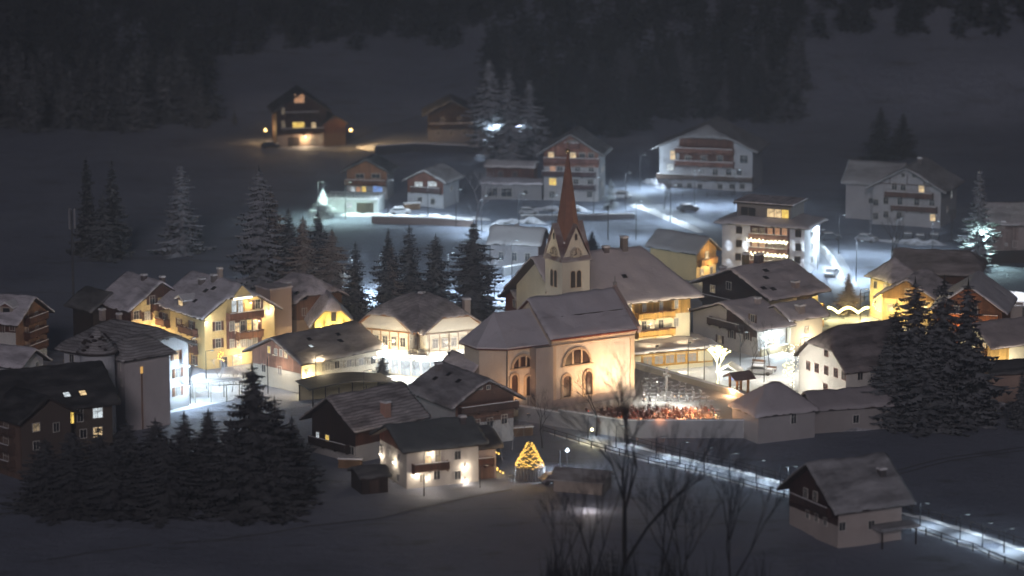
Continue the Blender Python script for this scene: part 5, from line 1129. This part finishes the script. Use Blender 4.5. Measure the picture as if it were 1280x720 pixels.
# kiosk
p = G(912, 480); t = thing('market_kiosk', 'tiny white market kiosk with snowy roof beside the dazzling light tree', 'kiosk', p, R(-15))
MB().box((0, 0, 1.1), (2.8, 2.2, 2.4)).build('wall', stucco((.6, .62, .7)), t); b = MB()
for sg in (-1, 1): b.prism([(-0, -1.5, 3.4), (0, 1.5, 3.4), (sg*1.9, 1.5, 2.3), (sg*1.9, -1.5, 2.3)][::sg], [(-0, -1.5, 3.1), (0, 1.5, 3.1), (sg*1.9, 1.5, 2.0), (sg*1.9, -1.5, 2.0)][::sg])
b.build('roof_snow', SNOW, t); link('window', win_data(.8, 1.0, 'c', FRAME)[0], t, (-.5, -1.1, 1.4), math.pi); link('window', win_data(.8, 1.0, 'b', FRAME)[0], t, (.5, -1.1, 1.4), math.pi)
# snowy benches and planters on the square
for q, lb in (((962, 465), 'snow covered bench in the middle of the bright square'), ((948, 457), 'snow covered bench near the garden wall on the square')):
    t = thing('bench', lb, 'bench', G(*q), R(-20)); MB().box((0, 0, .45), (2.2, .5, .08)).build('seat', timber((.3, .15, .06)), t); MB().box((0, .22, .75), (2.2, .06, .4)).build('backrest', timber((.3, .15, .06)), t); MB().box((0, 0, .56), (2.1, .45, .14)).build('seat_snow', SNOW, t)
    lg = MB().box((0, 0, .2), (.08, .45, .45)).data('leg', METAL)
    for x in (-.9, .9): link('leg', lg, t, (x, 0, 0))
# chain of yellow light beside the lane
t = thing('light_arch', 'blazing yellow double arc of lights beneath the small lit spruce', 'light arch', G(1060, 398)); mb = MB()
for i in range(90):
    x = -3.4+6.8*i/89; mb.ball((x, .0, 1.0+.9*abs(math.cos(i/89*math.pi*2))), .24, 0, 5, 3)
mb.build('bulbs', emis('arc_yellow', (1, .82, .28), 12), t); MB().box((-3.4, .1, .8), (.08, .08, 2.2)).box((3.4, .1, .8), (.08, .08, 2.2)).box((0, .1, .6), (.08, .08, 1.8)).build('frame', METAL, t)
for dx in (-2.6, 2.6): pt(G(1060, 399)+Vector((dx, -1.5, 1.7)), (1, .85, .35), 420, rad=.3)
# bare trees
for px, b, tp, k, m, lb, kw in ((520, 472, 442, 0, BARK, 'small reddish bare tree before the bright shop front', {}), (678, 560, 488, 1, BARK, 'bare tree in front of the church choir beside the road', {}), (745, 545, 462, 2, BARK, 'bare tree before the nave at the churchyard wall', {}), (768, 540, 470, 0, BARK, 'slim bare tree right of the wall lamp before the nave', {}),
    (1115, 338, 268, 1, BARK, 'bare tree below the stepped chalet', {}), (1088, 292, 255, 0, BARKF, 'frosted bush tree at the front of the stepped chalet', {}), (595, 300, 212, 2, BARKF, 'big frosted tree with cold lights right of the grey roof house', {'wk': 1.2}), (598, 296, 255, 0, BARKF, 'small frosted tree under the big frosted one', {}),
    (940, 472, 420, 2, BARK, 'bare tree left on the village square', {}), (962, 462, 402, 0, BARK, 'thin bare tree before the farmhouse wing', {'wk': .7}), (925, 450, 400, 1, BARK, 'bare tree in front of the dark timber farmhouse base', {}), (235, 492, 452, 1, BARK, 'thin bare tree in front of the white town house', {'wk': .7}), (275, 484, 448, 0, BARKF, 'frosted shrub tree before the yellow hotel', {}), (305, 482, 455, 2, BARKF, 'second frosted shrub tree before the yellow hotel', {}), (290, 490, 462, 1, BARKF, 'low frosted shrub tree on the bright hotel forecourt', {}),
    (430, 372, 342, 0, BARK, 'small bare tree in front of the bright snow behind the yellow gable house', {}), (655, 548, 505, 2, BARKF, 'frosted bush tree right of the grey roof chalet', {}), (640, 562, 520, 0, BARKF, 'frosted tree above the christmas tree', {}), (628, 575, 535, 1, BARKF, 'low frosted bush behind the golden crescent', {}), (610, 560, 520, 1, BARK, 'dark bush tree behind the roof of the lit white chalet', {}),
    (618, 195, 150, 0, BARKF, 'frosted tree in the cold light above the brown stable', {}), (648, 196, 165, 2, BARKF, 'second frosted tree in the cold light above the brown stable', {}), (628, 335, 298, 1, BARKF, 'frosted garden tree left of the grey roofed house', {}), (614, 348, 310, 2, BARKF, 'lower frosted garden tree left of the grey roofed house', {}), (655, 262, 240, 0, BARK, 'bare shrub below the grey garage row', {}), (1140, 275, 235, 2, BARK, 'bare shrub climbing the front of the stepped chalet', {}), (830, 262, 225, 1, BARK, 'bare tree left of the broad farmhouse terrace', {}), (1190, 300, 262, 2, BARK, 'bare shrub between stepped chalet and snowy spruce', {})):
    bpx(px, b, tp, lb, k, m, **kw)
# dark blurred branches in the foreground
FT = []
for i, (px, Y, hh, k, wk, ln, lb) in enumerate(((768, 398, 23.5, 0, 1.1, 0, 'tallest dark blurred bare tree rising in the foreground'), (820, 402, 19, 1, .6, .05, 'dark blurred bare tree right of the tallest foreground one'), (850, 392, 17, 2, .8, 0, 'lower dark blurred tree among the foreground branches'), (905, 396, 17.5, 0, .8, 0, 'rightmost dark blurred bare tree of the foreground'), (735, 394, 17, 2, .7, -.12, 'leaning dark blurred tree left of the tallest foreground one'),
    (690, 396, 13.5, 1, .8, -.1, 'faint blurred bare tree at the left of the foreground branches'))):
    x = (px-640)/F*Y*1.0; bare(Vector((x*1.03, Y, terrain(x, Y)-1)), hh*1.22, lb, k, plain('dark_twig', (.012, .011, .012), .9), tall=True, wk=wk, lean=ln)
bushes = MB(); g = random.Random(9)
for i in range(300):
    x = 8+abs(g.gauss(0, 1))*13-4; y = 395+g.uniform(-12, 22); z = terrain(x, y); hh = g.uniform(1.5, 6.0)
    for k in range(4):
        e = Vector((x+g.uniform(-.9, .9), y+g.uniform(-.9, .9), z+hh*g.uniform(.6, 1))); bushes.tube((x, y, z-.3), e, .06, .02, 3, cap=False)
        bushes.tube(e, e+Vector((g.uniform(-.8, .8), g.uniform(-.8, .8), g.uniform(.4, 1.4))), .025, .01, 3, cap=False)
o = bushes.build('scrub', MATS['dark_twig']); o['kind'] = 'stuff'; o['label'] = 'dark blurred scrub of bare twigs in the foreground'; o['category'] = 'scrub'
# forest: nearest trees as things, the rest as one mass
def snowtree(x, y, hh, w, v, mat, label): conifer(Vector((x, y, terrain(x, y)-.3)), hh, w, label, mat, v, 'spruces at the forest edge behind the village')
g = random.Random(5); cnt = 0
for i in range(125):
    px = g.uniform(600, 1000); base = g.uniform(120, 172)
    if 815 < px < 965 and base > 150: base = g.uniform(120, 145)
    if px > 960: base = g.uniform(110, 150)
    p = G(px, base); snowtree(p.x, p.y, g.uniform(11, 19), g.uniform(5.5, 8), g.randrange(4), N_MID if g.random() < .7 else N_EDGE, 'dim snow dusted spruce in the forest edge above the upper houses'); cnt += 1
for i in range(60):
    px = g.uniform(-15, 250); base = g.uniform(135, 165); p = G(px, base)
    conifer(p, g.uniform(12, 19), g.uniform(5.5, 8), 'nearly black spruce at the forest edge on the upper left slope', N_DARK, g.randrange(4), 'black spruces on the upper left slope')
V0, F0 = conifer_geo(21, 18, 3.6, 13, 6, 2, .05); V0 = np.array(V0); F0 = np.array([f for f in F0])
allv, allf, off = [], [], 0; rr_ = np.random.default_rng(4); n = 0
def add_far(x, y, s, w):
    global off
    a = rr_.uniform(0, 6.28); c_, s_ = math.cos(a), math.sin(a)
    v = V0.copy(); xx = (v[:, 0]*c_-v[:, 1]*s_)*w+x; yy = (v[:, 0]*s_+v[:, 1]*c_)*w+y; zz = v[:, 2]*s+terrain(x, y)-.3
    allv.append(np.stack([xx, yy, zz], 1)); allf.append(F0+off); off += len(v)
while n < 2300:
    y = rr_.uniform(800, 1120); x = rr_.uniform(-185, 185)*(y/1000)
    px = 640+F*x/y
    # keep the open field on the left clear
    if px < 610 and y < 884 + 5*math.sin(x*.1) and not (px < 262 and y > 822 + 8*math.sin(x*.2)): continue
    if 800 < px < 985 and y < 812: continue
    if px > 985 and y < 850: continue
    add_far(x, y, rr_.uniform(.7, 1.15), rr_.uniform(.75, 1.15)); n += 1
me = bpy.data.meshes.new('forest'); me.from_pydata(np.concatenate(allv).tolist(), [], np.concatenate(allf).tolist()); me.materials.append(N_MID); me.update()
o = link('forest', me, kind='stuff', label='dark hazy spruce forest covering the mountainside above the village', category='forest')

# ------------------------------------------------------------------ fences, cars, mast
def rail_fence(label, pts, h=1.1, step=2.6, c=(.06, .045, .04), rails=2):
    P = [Vector((p.x, p.y, terrain(p.x, p.y))) for p in pts]; t = thing('rail_fence', label, 'fence', P[0]); pd = MB().box((0, 0, h/2-.1), (.13, .13, h+.2)).data('post', timber(c)); b = MB(); sn = MB()
    for a, c2 in zip(P[:-1], P[1:]):
        n = max(1, int((c2-a).length/step))
        for i in range(n):
            q = a+(c2-a)*i/n; q.z = terrain(q.x, q.y); q2 = a+(c2-a)*(i+1)/n; q2.z = terrain(q2.x, q2.y); link('post', pd, t, q-P[0])
            for k in range(rails):
                z = h*(.45+.5*k); b.tube(q-P[0]+Vector((0, 0, z)), q2-P[0]+Vector((0, 0, z)), .06, .06, 4)
            sn.tube(q-P[0]+Vector((0, 0, h+.04)), q2-P[0]+Vector((0, 0, h+.04)), .05, .05, 4)
    b.build('rail', timber(c), t)
def offs(pts, d):
    out = []
    for i, p in enumerate(pts):
        a = pts[max(0, i-1)]; b = pts[min(len(pts)-1, i+1)]; t = (b-a); t.z = 0; t.normalize(); out.append(p+Vector((-t.y, t.x, 0))*d)
    return out
rw = road_w[2:]
rail_fence('dark rail fence along the lower side of the brightly lit road', offs(rw, -3.2)); rail_fence('dark rail fence along the upper side of the brightly lit road', offs(rw[1:], 3.2))
rail_fence('thin rail fence on the snowy bank above the road near the choir', [G(640, 508), G(690, 524), G(712, 530)], .9)
rail_fence('dark fence in front of the lawn below the upper houses', [G(655, 278), G(720, 276), G(795, 272)], 1.4, 2.0)
rail_fence('low fence below the broad farmhouse', [G(838, 246), G(945, 245)], 1.0, 2.5)
rail_fence('fence beside the lane above the yellow villa', [G(1075, 378), G(1098, 372)], 1.6, 1.2)
wall_run('bank_wall', 'brown retaining wall along the bright snow under the two small chalets', [G(466, 279), G(540, 281), G(590, 284)], terrain(-20, 660), terrain(-20, 660)+1.2, c=(.26, .2, .18))
wall_run('terrace_wall', 'dark terrace wall below the tall guesthouse', [G(652, 276), G(720, 275), G(792, 273)], terrain(10, 670)-.5, terrain(10, 670)+1.0, c=(.16, .15, .16))
wall_run('roadside_wall', 'low dark wall behind the villa roofs on the right', [G(1165, 338), G(1235, 330), G(1290, 328)], terrain(90, 610), terrain(90, 610)+2.4, c=(.08, .07, .07), capsnow=False)
def car(p, rz, label, c, snow=True):
    t = thing('parked_car', label, 'car', p, rz); prof = [(-2.1, .35), (-2.15, .8), (-1.7, .95), (-1.2, 1.42), (.5, 1.45), (1.15, 1.0), (2.0, .85), (2.15, .5), (2.1, .3)]
    MB().prism([(x, -.85, z) for x, z in prof], [(x, .85, z) for x, z in prof]).build('body', plain('paint_%.2f' % c[0], c, .25), t)
    gl = [(-1.45, 1.0), (-1.15, 1.36), (.42, 1.38), (.95, 1.02)]; MB().prism([(x, -.87, z) for x, z in gl], [(x, .87, z) for x, z in gl]).build('window', GLASS['d'], t)
    wd = MB().tube((0, -.1, 0), (0, .1, 0), .33, .33, 12).data('wheel', DKFRAME)
    for x in (-1.35, 1.35):
        for y in (-.8, .8): link('wheel', wd, t, (x, y, .33))
    ld = MB().box((0, 0, 0), (.06, .3, .16)).data('headlight', FRAME)
    for y in (-.6, .6): link('headlight', ld, t, (2.14, y, .66))
    if snow: MB().box((-.35, 0, 1.5), (1.7, 1.5, .12)).box((1.55, 0, .98), (.8, 1.4, .08)).build('snow_cover', SNOW, t)
car(G(1037, 300), R(10), 'dark parked car with snow on top on the lane right of the white hotel', (.1, .11, .13)); car(G(776, 248), R(160), 'white parked car under the carport light beside the tall guesthouse', (.6, .62, .65))
car(G(338, 185), R(8), 'dark parked car left of the lone hillside chalet', (.03, .03, .035)); car(G(1083, 302), R(-30), 'snow covered parked car at the left foot of the stepped chalet', (.3, .3, .33)); car(G(693, 604), R(20), 'snow buried car right of the christmas tree', (.25, .25, .28))
for i, q in enumerate(((1135, 300), (1150, 302), (1168, 301))): car(G(*q), R(80), ('left', 'middle', 'right')[i]+' one of three dim cars parked under the stepped chalet', (.12, .12, .13))
p = G(92, 378); t = thing('radio_mast', 'slender radio mast with antenna panels on the dark left field', 'mast', p); sm = (CAM-p).length/F
hh = (378-262)*sm; MB().tube((0, 0, -1), (0, 0, hh), .24, .16, 8).build('pole', plain('mast_grey', (.08, .08, .09)), t); b = MB()
for a in (0, 2.1, 4.2): b.box((.55*math.cos(a), .55*math.sin(a), hh-1.5), (.3, .35, 3.6), a)
b.build('antenna_panel', plain('panel_grey', (.25, .25, .27)), t)
# pergola frame with snow
p = G(272, 500); t = thing('pergola', 'white lit pergola frame covered with snow on the hotel forecourt', 'pergola', p, R(12)); pd = MB().box((0, 0, 1.3), (.14, .14, 2.8)).data('post', FRAME)
for x in (-3.6, -1.2, 1.2, 3.6):
    for y in (-1.6, 1.6): link('post', pd, t, (x, y, 0))
b = MB().box((0, -1.6, 2.7), (7.6, .14, .16)).box((0, 1.6, 2.7), (7.6, .14, .16))
for i in range(9): b.box((-3.6+i*.9, 0, 2.82), (.1, 3.6, .12))
b.build('beam', FRAME, t); MB().box((0, .8, 2.98), (7.6, 2.0, .18)).build('roof_snow', SNOW, t)
# roof of a low stall near the christmas tree, lit rim
p = G(728, 612); t = thing('garden_hut', 'low brown garden hut roof with a pale lit edge right of the christmas tree', 'hut', p, R(-18)); MB().box((0, 0, .9), (7, 4.5, 2.2)).build('wall', stucco((.4, .34, .3)), t); b = MB()
for sg in (-1, 1): b.prism([(-4, 0, 3.0), (4, 0, 3.0), (4, sg*3, 1.9), (-4, sg*3, 1.9)][::-sg], [(-4, 0, 2.8), (4, 0, 2.8), (4, sg*3, 1.7), (-4, sg*3, 1.7)][::-sg])
b.build('roof', snowm(.4, amount=.6, tile=(.09, .05, .04)), t); pt(G(735, 626, 1.6), (1, .86, .78), 130)
for i, (q, lb) in enumerate((((646, 592), 'round glowing garden lamp left of the christmas tree plinth'), ((674, 590), 'round glowing garden lamp right of the christmas tree plinth'), ((688, 592), 'second round garden lamp right of the christmas tree plinth'), ((701, 592), 'third round garden lamp right of the christmas tree plinth'), ((709, 564), 'brightest garden lamp on a pole above the garden hut'))):
    hz = 3.0 if i == 4 else .8; c = G(*q); c = G(q[0], q[1]+hz*8.2); t = thing('garden_lamp', lb, 'lamp', c); MB().tube((0, 0, -.3), (0, 0, hz-.2), .05).build('pole', METAL, t); MB().ball((0, 0, hz), .3, 0, 8, 6).build('globe', emis('globe_cold', (.75, .88, 1), 5), t); pt(c+Vector((0, -.5, hz+.3)), (.7, .85, 1), 330 if i == 4 else 110, rad=.3)
t = thing('wall_lantern', 'bright yellowish lantern on the retaining wall before the nave', 'lantern', G(740, 536, 1.6)); MB().ball((0, -.5, 0), .25, 0, 8, 6).build('globe', emis('globe_warm', (1, .85, .5), 9), t); MB().box((0, 0, .1), (.1, 1.0, .08)).build('bracket', METAL, t); pt(G(740, 538, 1.6)+Vector((0, -1.6, 0)), (1, .88, .5), 160)

# ------------------------------------------------------------------ clutter of a lived-in winter village
def ridge(name, label, pts, hh, ww, seed):
    g = random.Random(seed); V = []; Fa = []; P = []
    for a, c in zip(pts[:-1], pts[1:]):
        n = max(1, int((c-a).length/.9)); P += [a+(c-a)*i/n for i in range(n)]
    K = 6; o = Vector((P[0].x, P[0].y, terrain(P[0].x, P[0].y)))
    for i, p in enumerate(P):
        d = P[min(i+1, len(P)-1)]-P[max(i-1, 0)]; d.z = 0; d.normalize(); nn = Vector((-d.y, d.x, 0)); hk = hh*g.uniform(.45, 1.15)*min(1, i/3+.1, (len(P)-1-i)/3+.1)
        for k in range(K+1):
            q = p+nn*(ww*(k/K-.5)*g.uniform(.85, 1.15)); V.append((q.x-o.x, q.y-o.y, terrain(q.x, q.y)-o.z-.05+hk*math.sin(math.pi*k/K)*g.uniform(.8, 1.15)))
    for i in range(len(P)-1):
        for k in range(K): a = i*(K+1)+k; Fa.append((a, a+K+1, a+K+2, a+1))
    me = bpy.data.meshes.new(name); me.from_pydata(V, [], Fa); me.polygons.foreach_set('use_smooth', [True]*len(Fa)); me.materials.append(SNOW if 'snow' in name else MATS['hedge']); me.update()
    t = link(name, me, None, o, 0, label=label, category='snow bank' if 'snow' in name else 'hedge'); return t
needle('hedge', (.03, .028, .022), (.5, .5, .54), .75)
ridge('snow_bank', 'ploughed lumpy snow bank along the upper side of the lit road', offs(road_w[3:], 2.3), .3, 1.0, 1)
ridge('snow_bank', 'ploughed lumpy snow bank along the lower side of the lit road', offs(road_w[2:], -2.3), .22, .9, 2)
ridge('snow_bank', 'ploughed snow bank beside the bright lane below the two small chalets', [G(x, 269+(x-420)*.03) for x in range(420, 640, 20)], .9, 1.8, 3)
ridge('snow_bank', 'snow bank along the hill road below the broad farmhouse', [G(790, 256), G(822, 268), G(850, 280), G(880, 292)], .9, 1.8, 4)
ridge('snow_bank', 'snow bank along the lane right of the white hotel', [G(1022, 305), G(1040, 325), G(1052, 350)], .9, 1.8, 5)
ridge('snow_bank', 'cleared snow heap on the far side of the village square', [G(940, 452), G(975, 446), G(1000, 440)], .8, 2.0, 6)
ridge('snow_bank', 'cleared snow heap on the hotel forecourt', [G(215, 500), G(250, 494), G(285, 488)], .8, 2.0, 7)
ridge('snow_bank', 'cleared snow heap before the restaurant pavilion', [G(800, 470), G(850, 467), G(885, 463)], .5, 1.4, 8)
ridge('hedge', 'snow dusted hedge beside the wall below the tall guesthouse', [G(660, 262), G(700, 264), G(745, 264)], 1.3, 1.2, 9)
ridge('hedge', 'snow dusted hedge behind the grey roofed house', [G(612, 282), G(650, 278), G(690, 280)], 1.2, 1.2, 10)
ridge('hedge', 'snow dusted hedge on the slope left of the broad farmhouse', [G(805, 226), G(835, 238)], 1.5, 1.5, 11)
ridge('hedge', 'dark hedge along the garden below the stepped chalet', [G(1092, 300), G(1140, 306), G(1190, 306)], 1.2, 1.4, 12)
ridge('hedge', 'dark hedge in front of the long grey shed', [G(1030, 540), G(1070, 538), G(1105, 536)], .8, 1.0, 13)
ridge('hedge', 'reddish lit low hedge on the terrace edge under the nave', [G(x, 517+(x-706)*.13, TZ) for x in range(706, 785, 12)], 1.0, 1.0, 14).location.z += TZ
sh = MB(); g = random.Random(31)
for i in range(240):
    px = g.uniform(745, 890); py = g.uniform(511+max(0, 800-px)*.09, 531); p = G(px, py, TZ)
    for k in range(6):
        a = g.uniform(0, 6.28); e = p+Vector((math.cos(a)*.35, math.sin(a)*.35, g.uniform(.35, .9))); sh.tube(p, e, .025, .012, 3, cap=False); sh.tube(e, e+Vector((g.uniform(-.3, .3), g.uniform(-.3, .3), .25)), .014, .006, 3, cap=False)
o = sh.build('grave_shrubs', plain('red_lit_twig', (.22, .1, .07), .9)); o['kind'] = 'stuff'  # twigs reddened in place of red light among the graves
tk = MB(); tk2 = []
def track(pts, off, wd, name, mat): strip(name, [p for p in offs(pts, off)], wd, mat, .06, 3.0)
RUT = plain('trodden_snow', (.2, .205, .23), .8, 0, .3)
path1 = [G(x, y) for x, y in ((60, 700), (180, 682), (330, 668), (470, 650), (560, 628), (640, 612))]
track(path1, 0, .7, 'foot_path', RUT); 
path2 = [G(x, y) for x, y in ((1290, 560), (1180, 575), (1090, 600), (1140, 648))]
for o_ in (-.8, .8): track(path2, o_, .5, 'tyre_track', RUT)
path3 = [G(x, y) for x, y in ((60, 330), (160, 322), (280, 328), (400, 318), (520, 312), (600, 300))]
for o_ in (-.7, .7): track(path3, o_, .5, 'ski_track', RUT)
path4 = [G(x, y) for x, y in ((420, 186), (470, 160), (540, 140), (600, 118))]
track(path4, 0, .8, 'forest_path', RUT)
for i, (q, rz_, lb) in enumerate((((548, 476), .1, 'snow covered car in front of the bright shop'), ((1040, 345), 1.2, 'snow covered car on the lane above the yellow arcs of light'), ((860, 264), .3, 'snow covered car on the lawn side of the hill road'), ((660, 268), .1, 'snow covered car below the grey garage row'), ((950, 468), -.2, 'snow covered car on the far side of the village square'), ((1240, 512), .2, 'snow covered car in front of the edge shed'), ((500, 268), .1, 'snow covered car on the lane below the reddish small house'))):
    car(G(*q), rz_, lb, random.choice(((.3, .3, .33), (.12, .03, .03), (.05, .07, .12), (.4, .4, .42))))
for i, (q, lb) in enumerate((((438, 585), 'stacked firewood left of the garden shed'), ((652, 545), 'stacked firewood beside the grey roof chalet'), ((958, 432), 'stacked firewood by the farmhouse wing'), ((515, 262), 'stacked firewood at the reddish small house'), ((1076, 510), 'stacked firewood by the long grey shed'))):
    t = thing('firewood_stack', lb, 'woodpile', G(*q), random.uniform(-.4, .4)); b = MB()
    for r_ in range(5):
        for c_ in range(11): b.tube((-1.6+c_*.3+(r_ % 2)*.15, -.4, .15+r_*.25), (-1.6+c_*.3+(r_ % 2)*.15, .4, .15+r_*.25), .14, .14, 6)
    b.build('logs', timber((.3, .18, .1)), t); MB().box((0, 0, 1.42), (3.5, 1.0, .22)).build('snow_cap', SNOW, t)
# overhead wire poles
for i, (q, lb) in enumerate((((700, 318), 'thin lamp pole with snow on the slope behind the spire'), ((760, 300), 'thin pole on the slope above the inn ridge'))):
    t = thing('wire_pole', lb, 'pole', G(*q)); MB().tube((0, 0, -.5), (0, 0, 7), .13, .09, 7).box((0, 0, 6.5), (1.4, .1, .12)).build('pole', timber(DKW), t)
# ------------------------------------------------------------------ street lamps
SL = [((398, 274), 620, GREEN, 'beside the frosted spruce below the garage terrace'), ((432, 274), 500, GREEN, 'on the bright lane below the timber chalet'), ((614, 196), 600, COLD, 'in the snow above the brown stable'), ((642, 197), 450, COLD, 'right above the brown stable roof'), ((602, 292), 1000, COLD, 'under the big frosted tree'),
 ((648, 290), 900, COLD, 'on the lane behind the grey roofed house'), ((570, 284), 500, COLD, 'left of the big frosted tree on the upper lane'), ((800, 238), 1100, COLD, 'at the bend beside the broad farmhouse'), ((782, 262), 700, COLD, 'on the hill road above the inn'), ((868, 258), 1000, COLD, 'on the snow lawn below the broad farmhouse'), ((795, 300), 500, COLD, 'on the lane just above the inn ridge'), ((715, 305), 350, COLD, 'on the lane right behind the spire'),
 ((1022, 338), 1500, COLD, 'right of the white hotel foot'), ((1070, 352), 1100, COLD, 'on the lane above the small lit spruce'), ((1048, 318), 700, COLD, 'at the bend right of the white hotel'), ((1165, 326), 1000, COLD, 'on the road above the villa roofs'), ((1222, 336), 900, GREEN, 'at the foot of the snowy spruce'), ((440, 372), 1900, COLD, 'behind the small yellow gable house'), ((475, 368), 1200, COLD, 'behind the narrow reddish tree'), ((560, 368), 1100, COLD, 'between the spruces behind the shop'), ((618, 376), 1300, COLD, 'right of the tall spruce behind the shop'), ((640, 352), 900, COLD, 'left of the wooden annex by the bell tower'),
 ((350, 362), 500, COLD, 'hidden behind the brown guesthouse'), ((238, 505), 750, COLD, 'before the white town house'), ((258, 486), 750, COLD, 'at the pergola of the yellow hotel'), ((236, 470), 700, COLD, 'between the white town house and the yellow hotel'), ((560, 458), 350, COLD, 'in front of the bright shop'), ((505, 470), 350, (1, .95, .85), 'left in front of the bright shop'),
 ((955, 478), 1600, (1, .93, .78), 'in the middle of the village square'), ((1000, 470), 1500, (1, .95, .85), 'at the right side of the village square'), ((925, 462), 1000, (.9, .97, 1), 'behind the kiosk on the village square'), ((880, 478), 700, (1, .92, .75), 'left of the dazzling light tree'), ((860, 470), 500, (1, .95, .85), 'in front of the restaurant pavilion'), ((985, 440), 700, (.8, .93, 1), 'in front of the farmhouse wing'),
 ((660, 524), 420, COLD, 'on the road bank below the church choir'), ((700, 590), 900, COLD, 'right of the christmas tree'), ((770, 560), 650, COLD, 'on the lit road before the nave'), ((820, 574), 750, COLD, 'on the lit road under the graves'), ((880, 588), 900, COLD, 'on the lit road below the long retaining wall'), ((945, 604), 900, COLD, 'on the lit road left of the bottom right house'), ((1150, 658), 900, COLD, 'on the lit road right of the bottom right house'), ((1200, 674), 900, COLD, 'second from the right edge on the lit road'), ((1255, 692), 900, COLD, 'at the right end of the lit road'), ((985, 612), 500, COLD, 'on the road behind the bottom right house'),
 ((480, 474), 500, (1, .82, .55), 'added beside the small dark spruce before the shop'), ((395, 492), 420, (1, .8, .5), 'added beside the carport'), ((622, 462), 380, (1, .85, .65), 'added behind the church apse'), ((335, 492), 420, (1, .86, .66), 'added before the pink gable of the long low house'), ((455, 512), 300, (1, .82, .6), 'added between carport and brown barn'), ((530, 620), 300, (1, .82, .6), 'added in front of the lit white chalet'), ((600, 610), 300, (1, .82, .6), 'added left of the christmas tree'), ((1075, 405), 420, (1, .8, .45), 'added before the yellow villa'), ((690, 292), 800, COLD, 'added on the lane directly behind the spire tip'), ((742, 268), 700, COLD, 'added right of the garden wall below the tall guesthouse'), ((838, 278), 800, COLD, 'added on the hill road halfway down to the white hotel'), ((918, 258), 700, COLD, 'added at the right end of the lawn below the broad farmhouse'), ((535, 273), 700, COLD, 'added before the brown bank wall under the reddish small house'), ((485, 272), 600, COLD, 'added between the garage terrace and the reddish small house'), ((1120, 322), 600, COLD, 'added on the snow below the stepped chalet'), ((735, 548), 500, COLD, 'on the lit road at its upper bend'), ((912, 596), 700, COLD, 'on the lit road below the gate chapel'), ((975, 612), 700, COLD, 'on the lit road close behind the bottom right house'), ((850, 581), 600, COLD, 'on the lit road between two others below the graves'), ((1228, 684), 600, COLD, 'between the last two on the lit road')]  # warm and slope lamps in this row are added to brighten lanes and snow
for k, (q, pw, col, lb) in enumerate(SL):
    if pw: street_lamp(G(*q), 'slim street lamp '+lb, col, pw*(2.7 if q[1] < 350 else 4.2 if q[1] < 380 else .55 if q[0] > 850 and 435 < q[1] < 500 else 1.6 if q[1] < 530 else .36), 7.5 if q[1] < 400 else 6.0 if q[1] < 530 else 3.2, random.uniform(-.5, .5), 150 if q[1] < 530 else 112)

# ------------------------------------------------------------------ sky, moon, air, camera
w = bpy.data.worlds.new('World'); sc.world = w; w.use_nodes = True; nt = w.node_tree
bg = nt.nodes['Background']; sky = nt.nodes.new('ShaderNodeTexSky'); sky.sky_type = 'NISHITA'; sky.sun_disc = False
ELEV, AZ = R(20), R(183)
sky.sun_elevation = ELEV; sky.sun_rotation = AZ; sky.altitude = 1300
nt.links.new(sky.outputs[0], bg.inputs[0]); bg.inputs[1].default_value = SKY
m = bpy.data.lights.new('moon', 'SUN'); m.energy = MOON; m.color = (1, .89, .95); m.angle = R(9); mo = bpy.data.objects.new('moon', m); COL.objects.link(mo)
d = Vector((math.sin(AZ)*math.cos(ELEV), math.cos(AZ)*math.cos(ELEV), math.sin(ELEV))); mo.rotation_mode = 'QUATERNION'; mo.rotation_quaternion = (-d).to_track_quat('-Z', 'Y')
if HAZE:
    b = MB().box((0, 560, 90), (1500, 1300, 200)); m, nt, bs = nmat('haze_air'); nt.nodes.remove(bs)
    v = nt.nodes.new('ShaderNodeVolumePrincipled'); v.inputs['Color'].default_value = (.76, .83, 1, 1); v.inputs['Density'].default_value = HAZE; v.inputs['Anisotropy'].default_value = .45
    nt.links.new(v.outputs[0], nt.nodes['Material Output'].inputs['Volume']); o = b.build('haze', m); o['kind'] = 'stuff'
cam = bpy.data.cameras.new('camera'); co = bpy.data.objects.new('camera', cam); COL.objects.link(co); sc.camera = co
co.location = CAM; co.rotation_euler = (math.pi/2-PIT, 0, 0); cam.sensor_width = 36; cam.lens = F/1280*36; cam.clip_end = 5000; cam.clip_start = 1
cam.dof.use_dof = True; cam.dof.focus_distance = 545; cam.dof.aperture_fstop = cam.lens/1000/1.55
sc.view_settings.view_transform = 'Standard'; sc.view_settings.look = 'None'; sc.view_settings.exposure = 0; sc.view_settings.gamma = 1
sc.cycles.use_denoising = True; sc.cycles.max_bounces = 6; sc.cycles.diffuse_bounces = 3; sc.cycles.sample_clamp_indirect = 4; sc.cycles.use_light_tree = True; sc.cycles.volume_bounces = 0
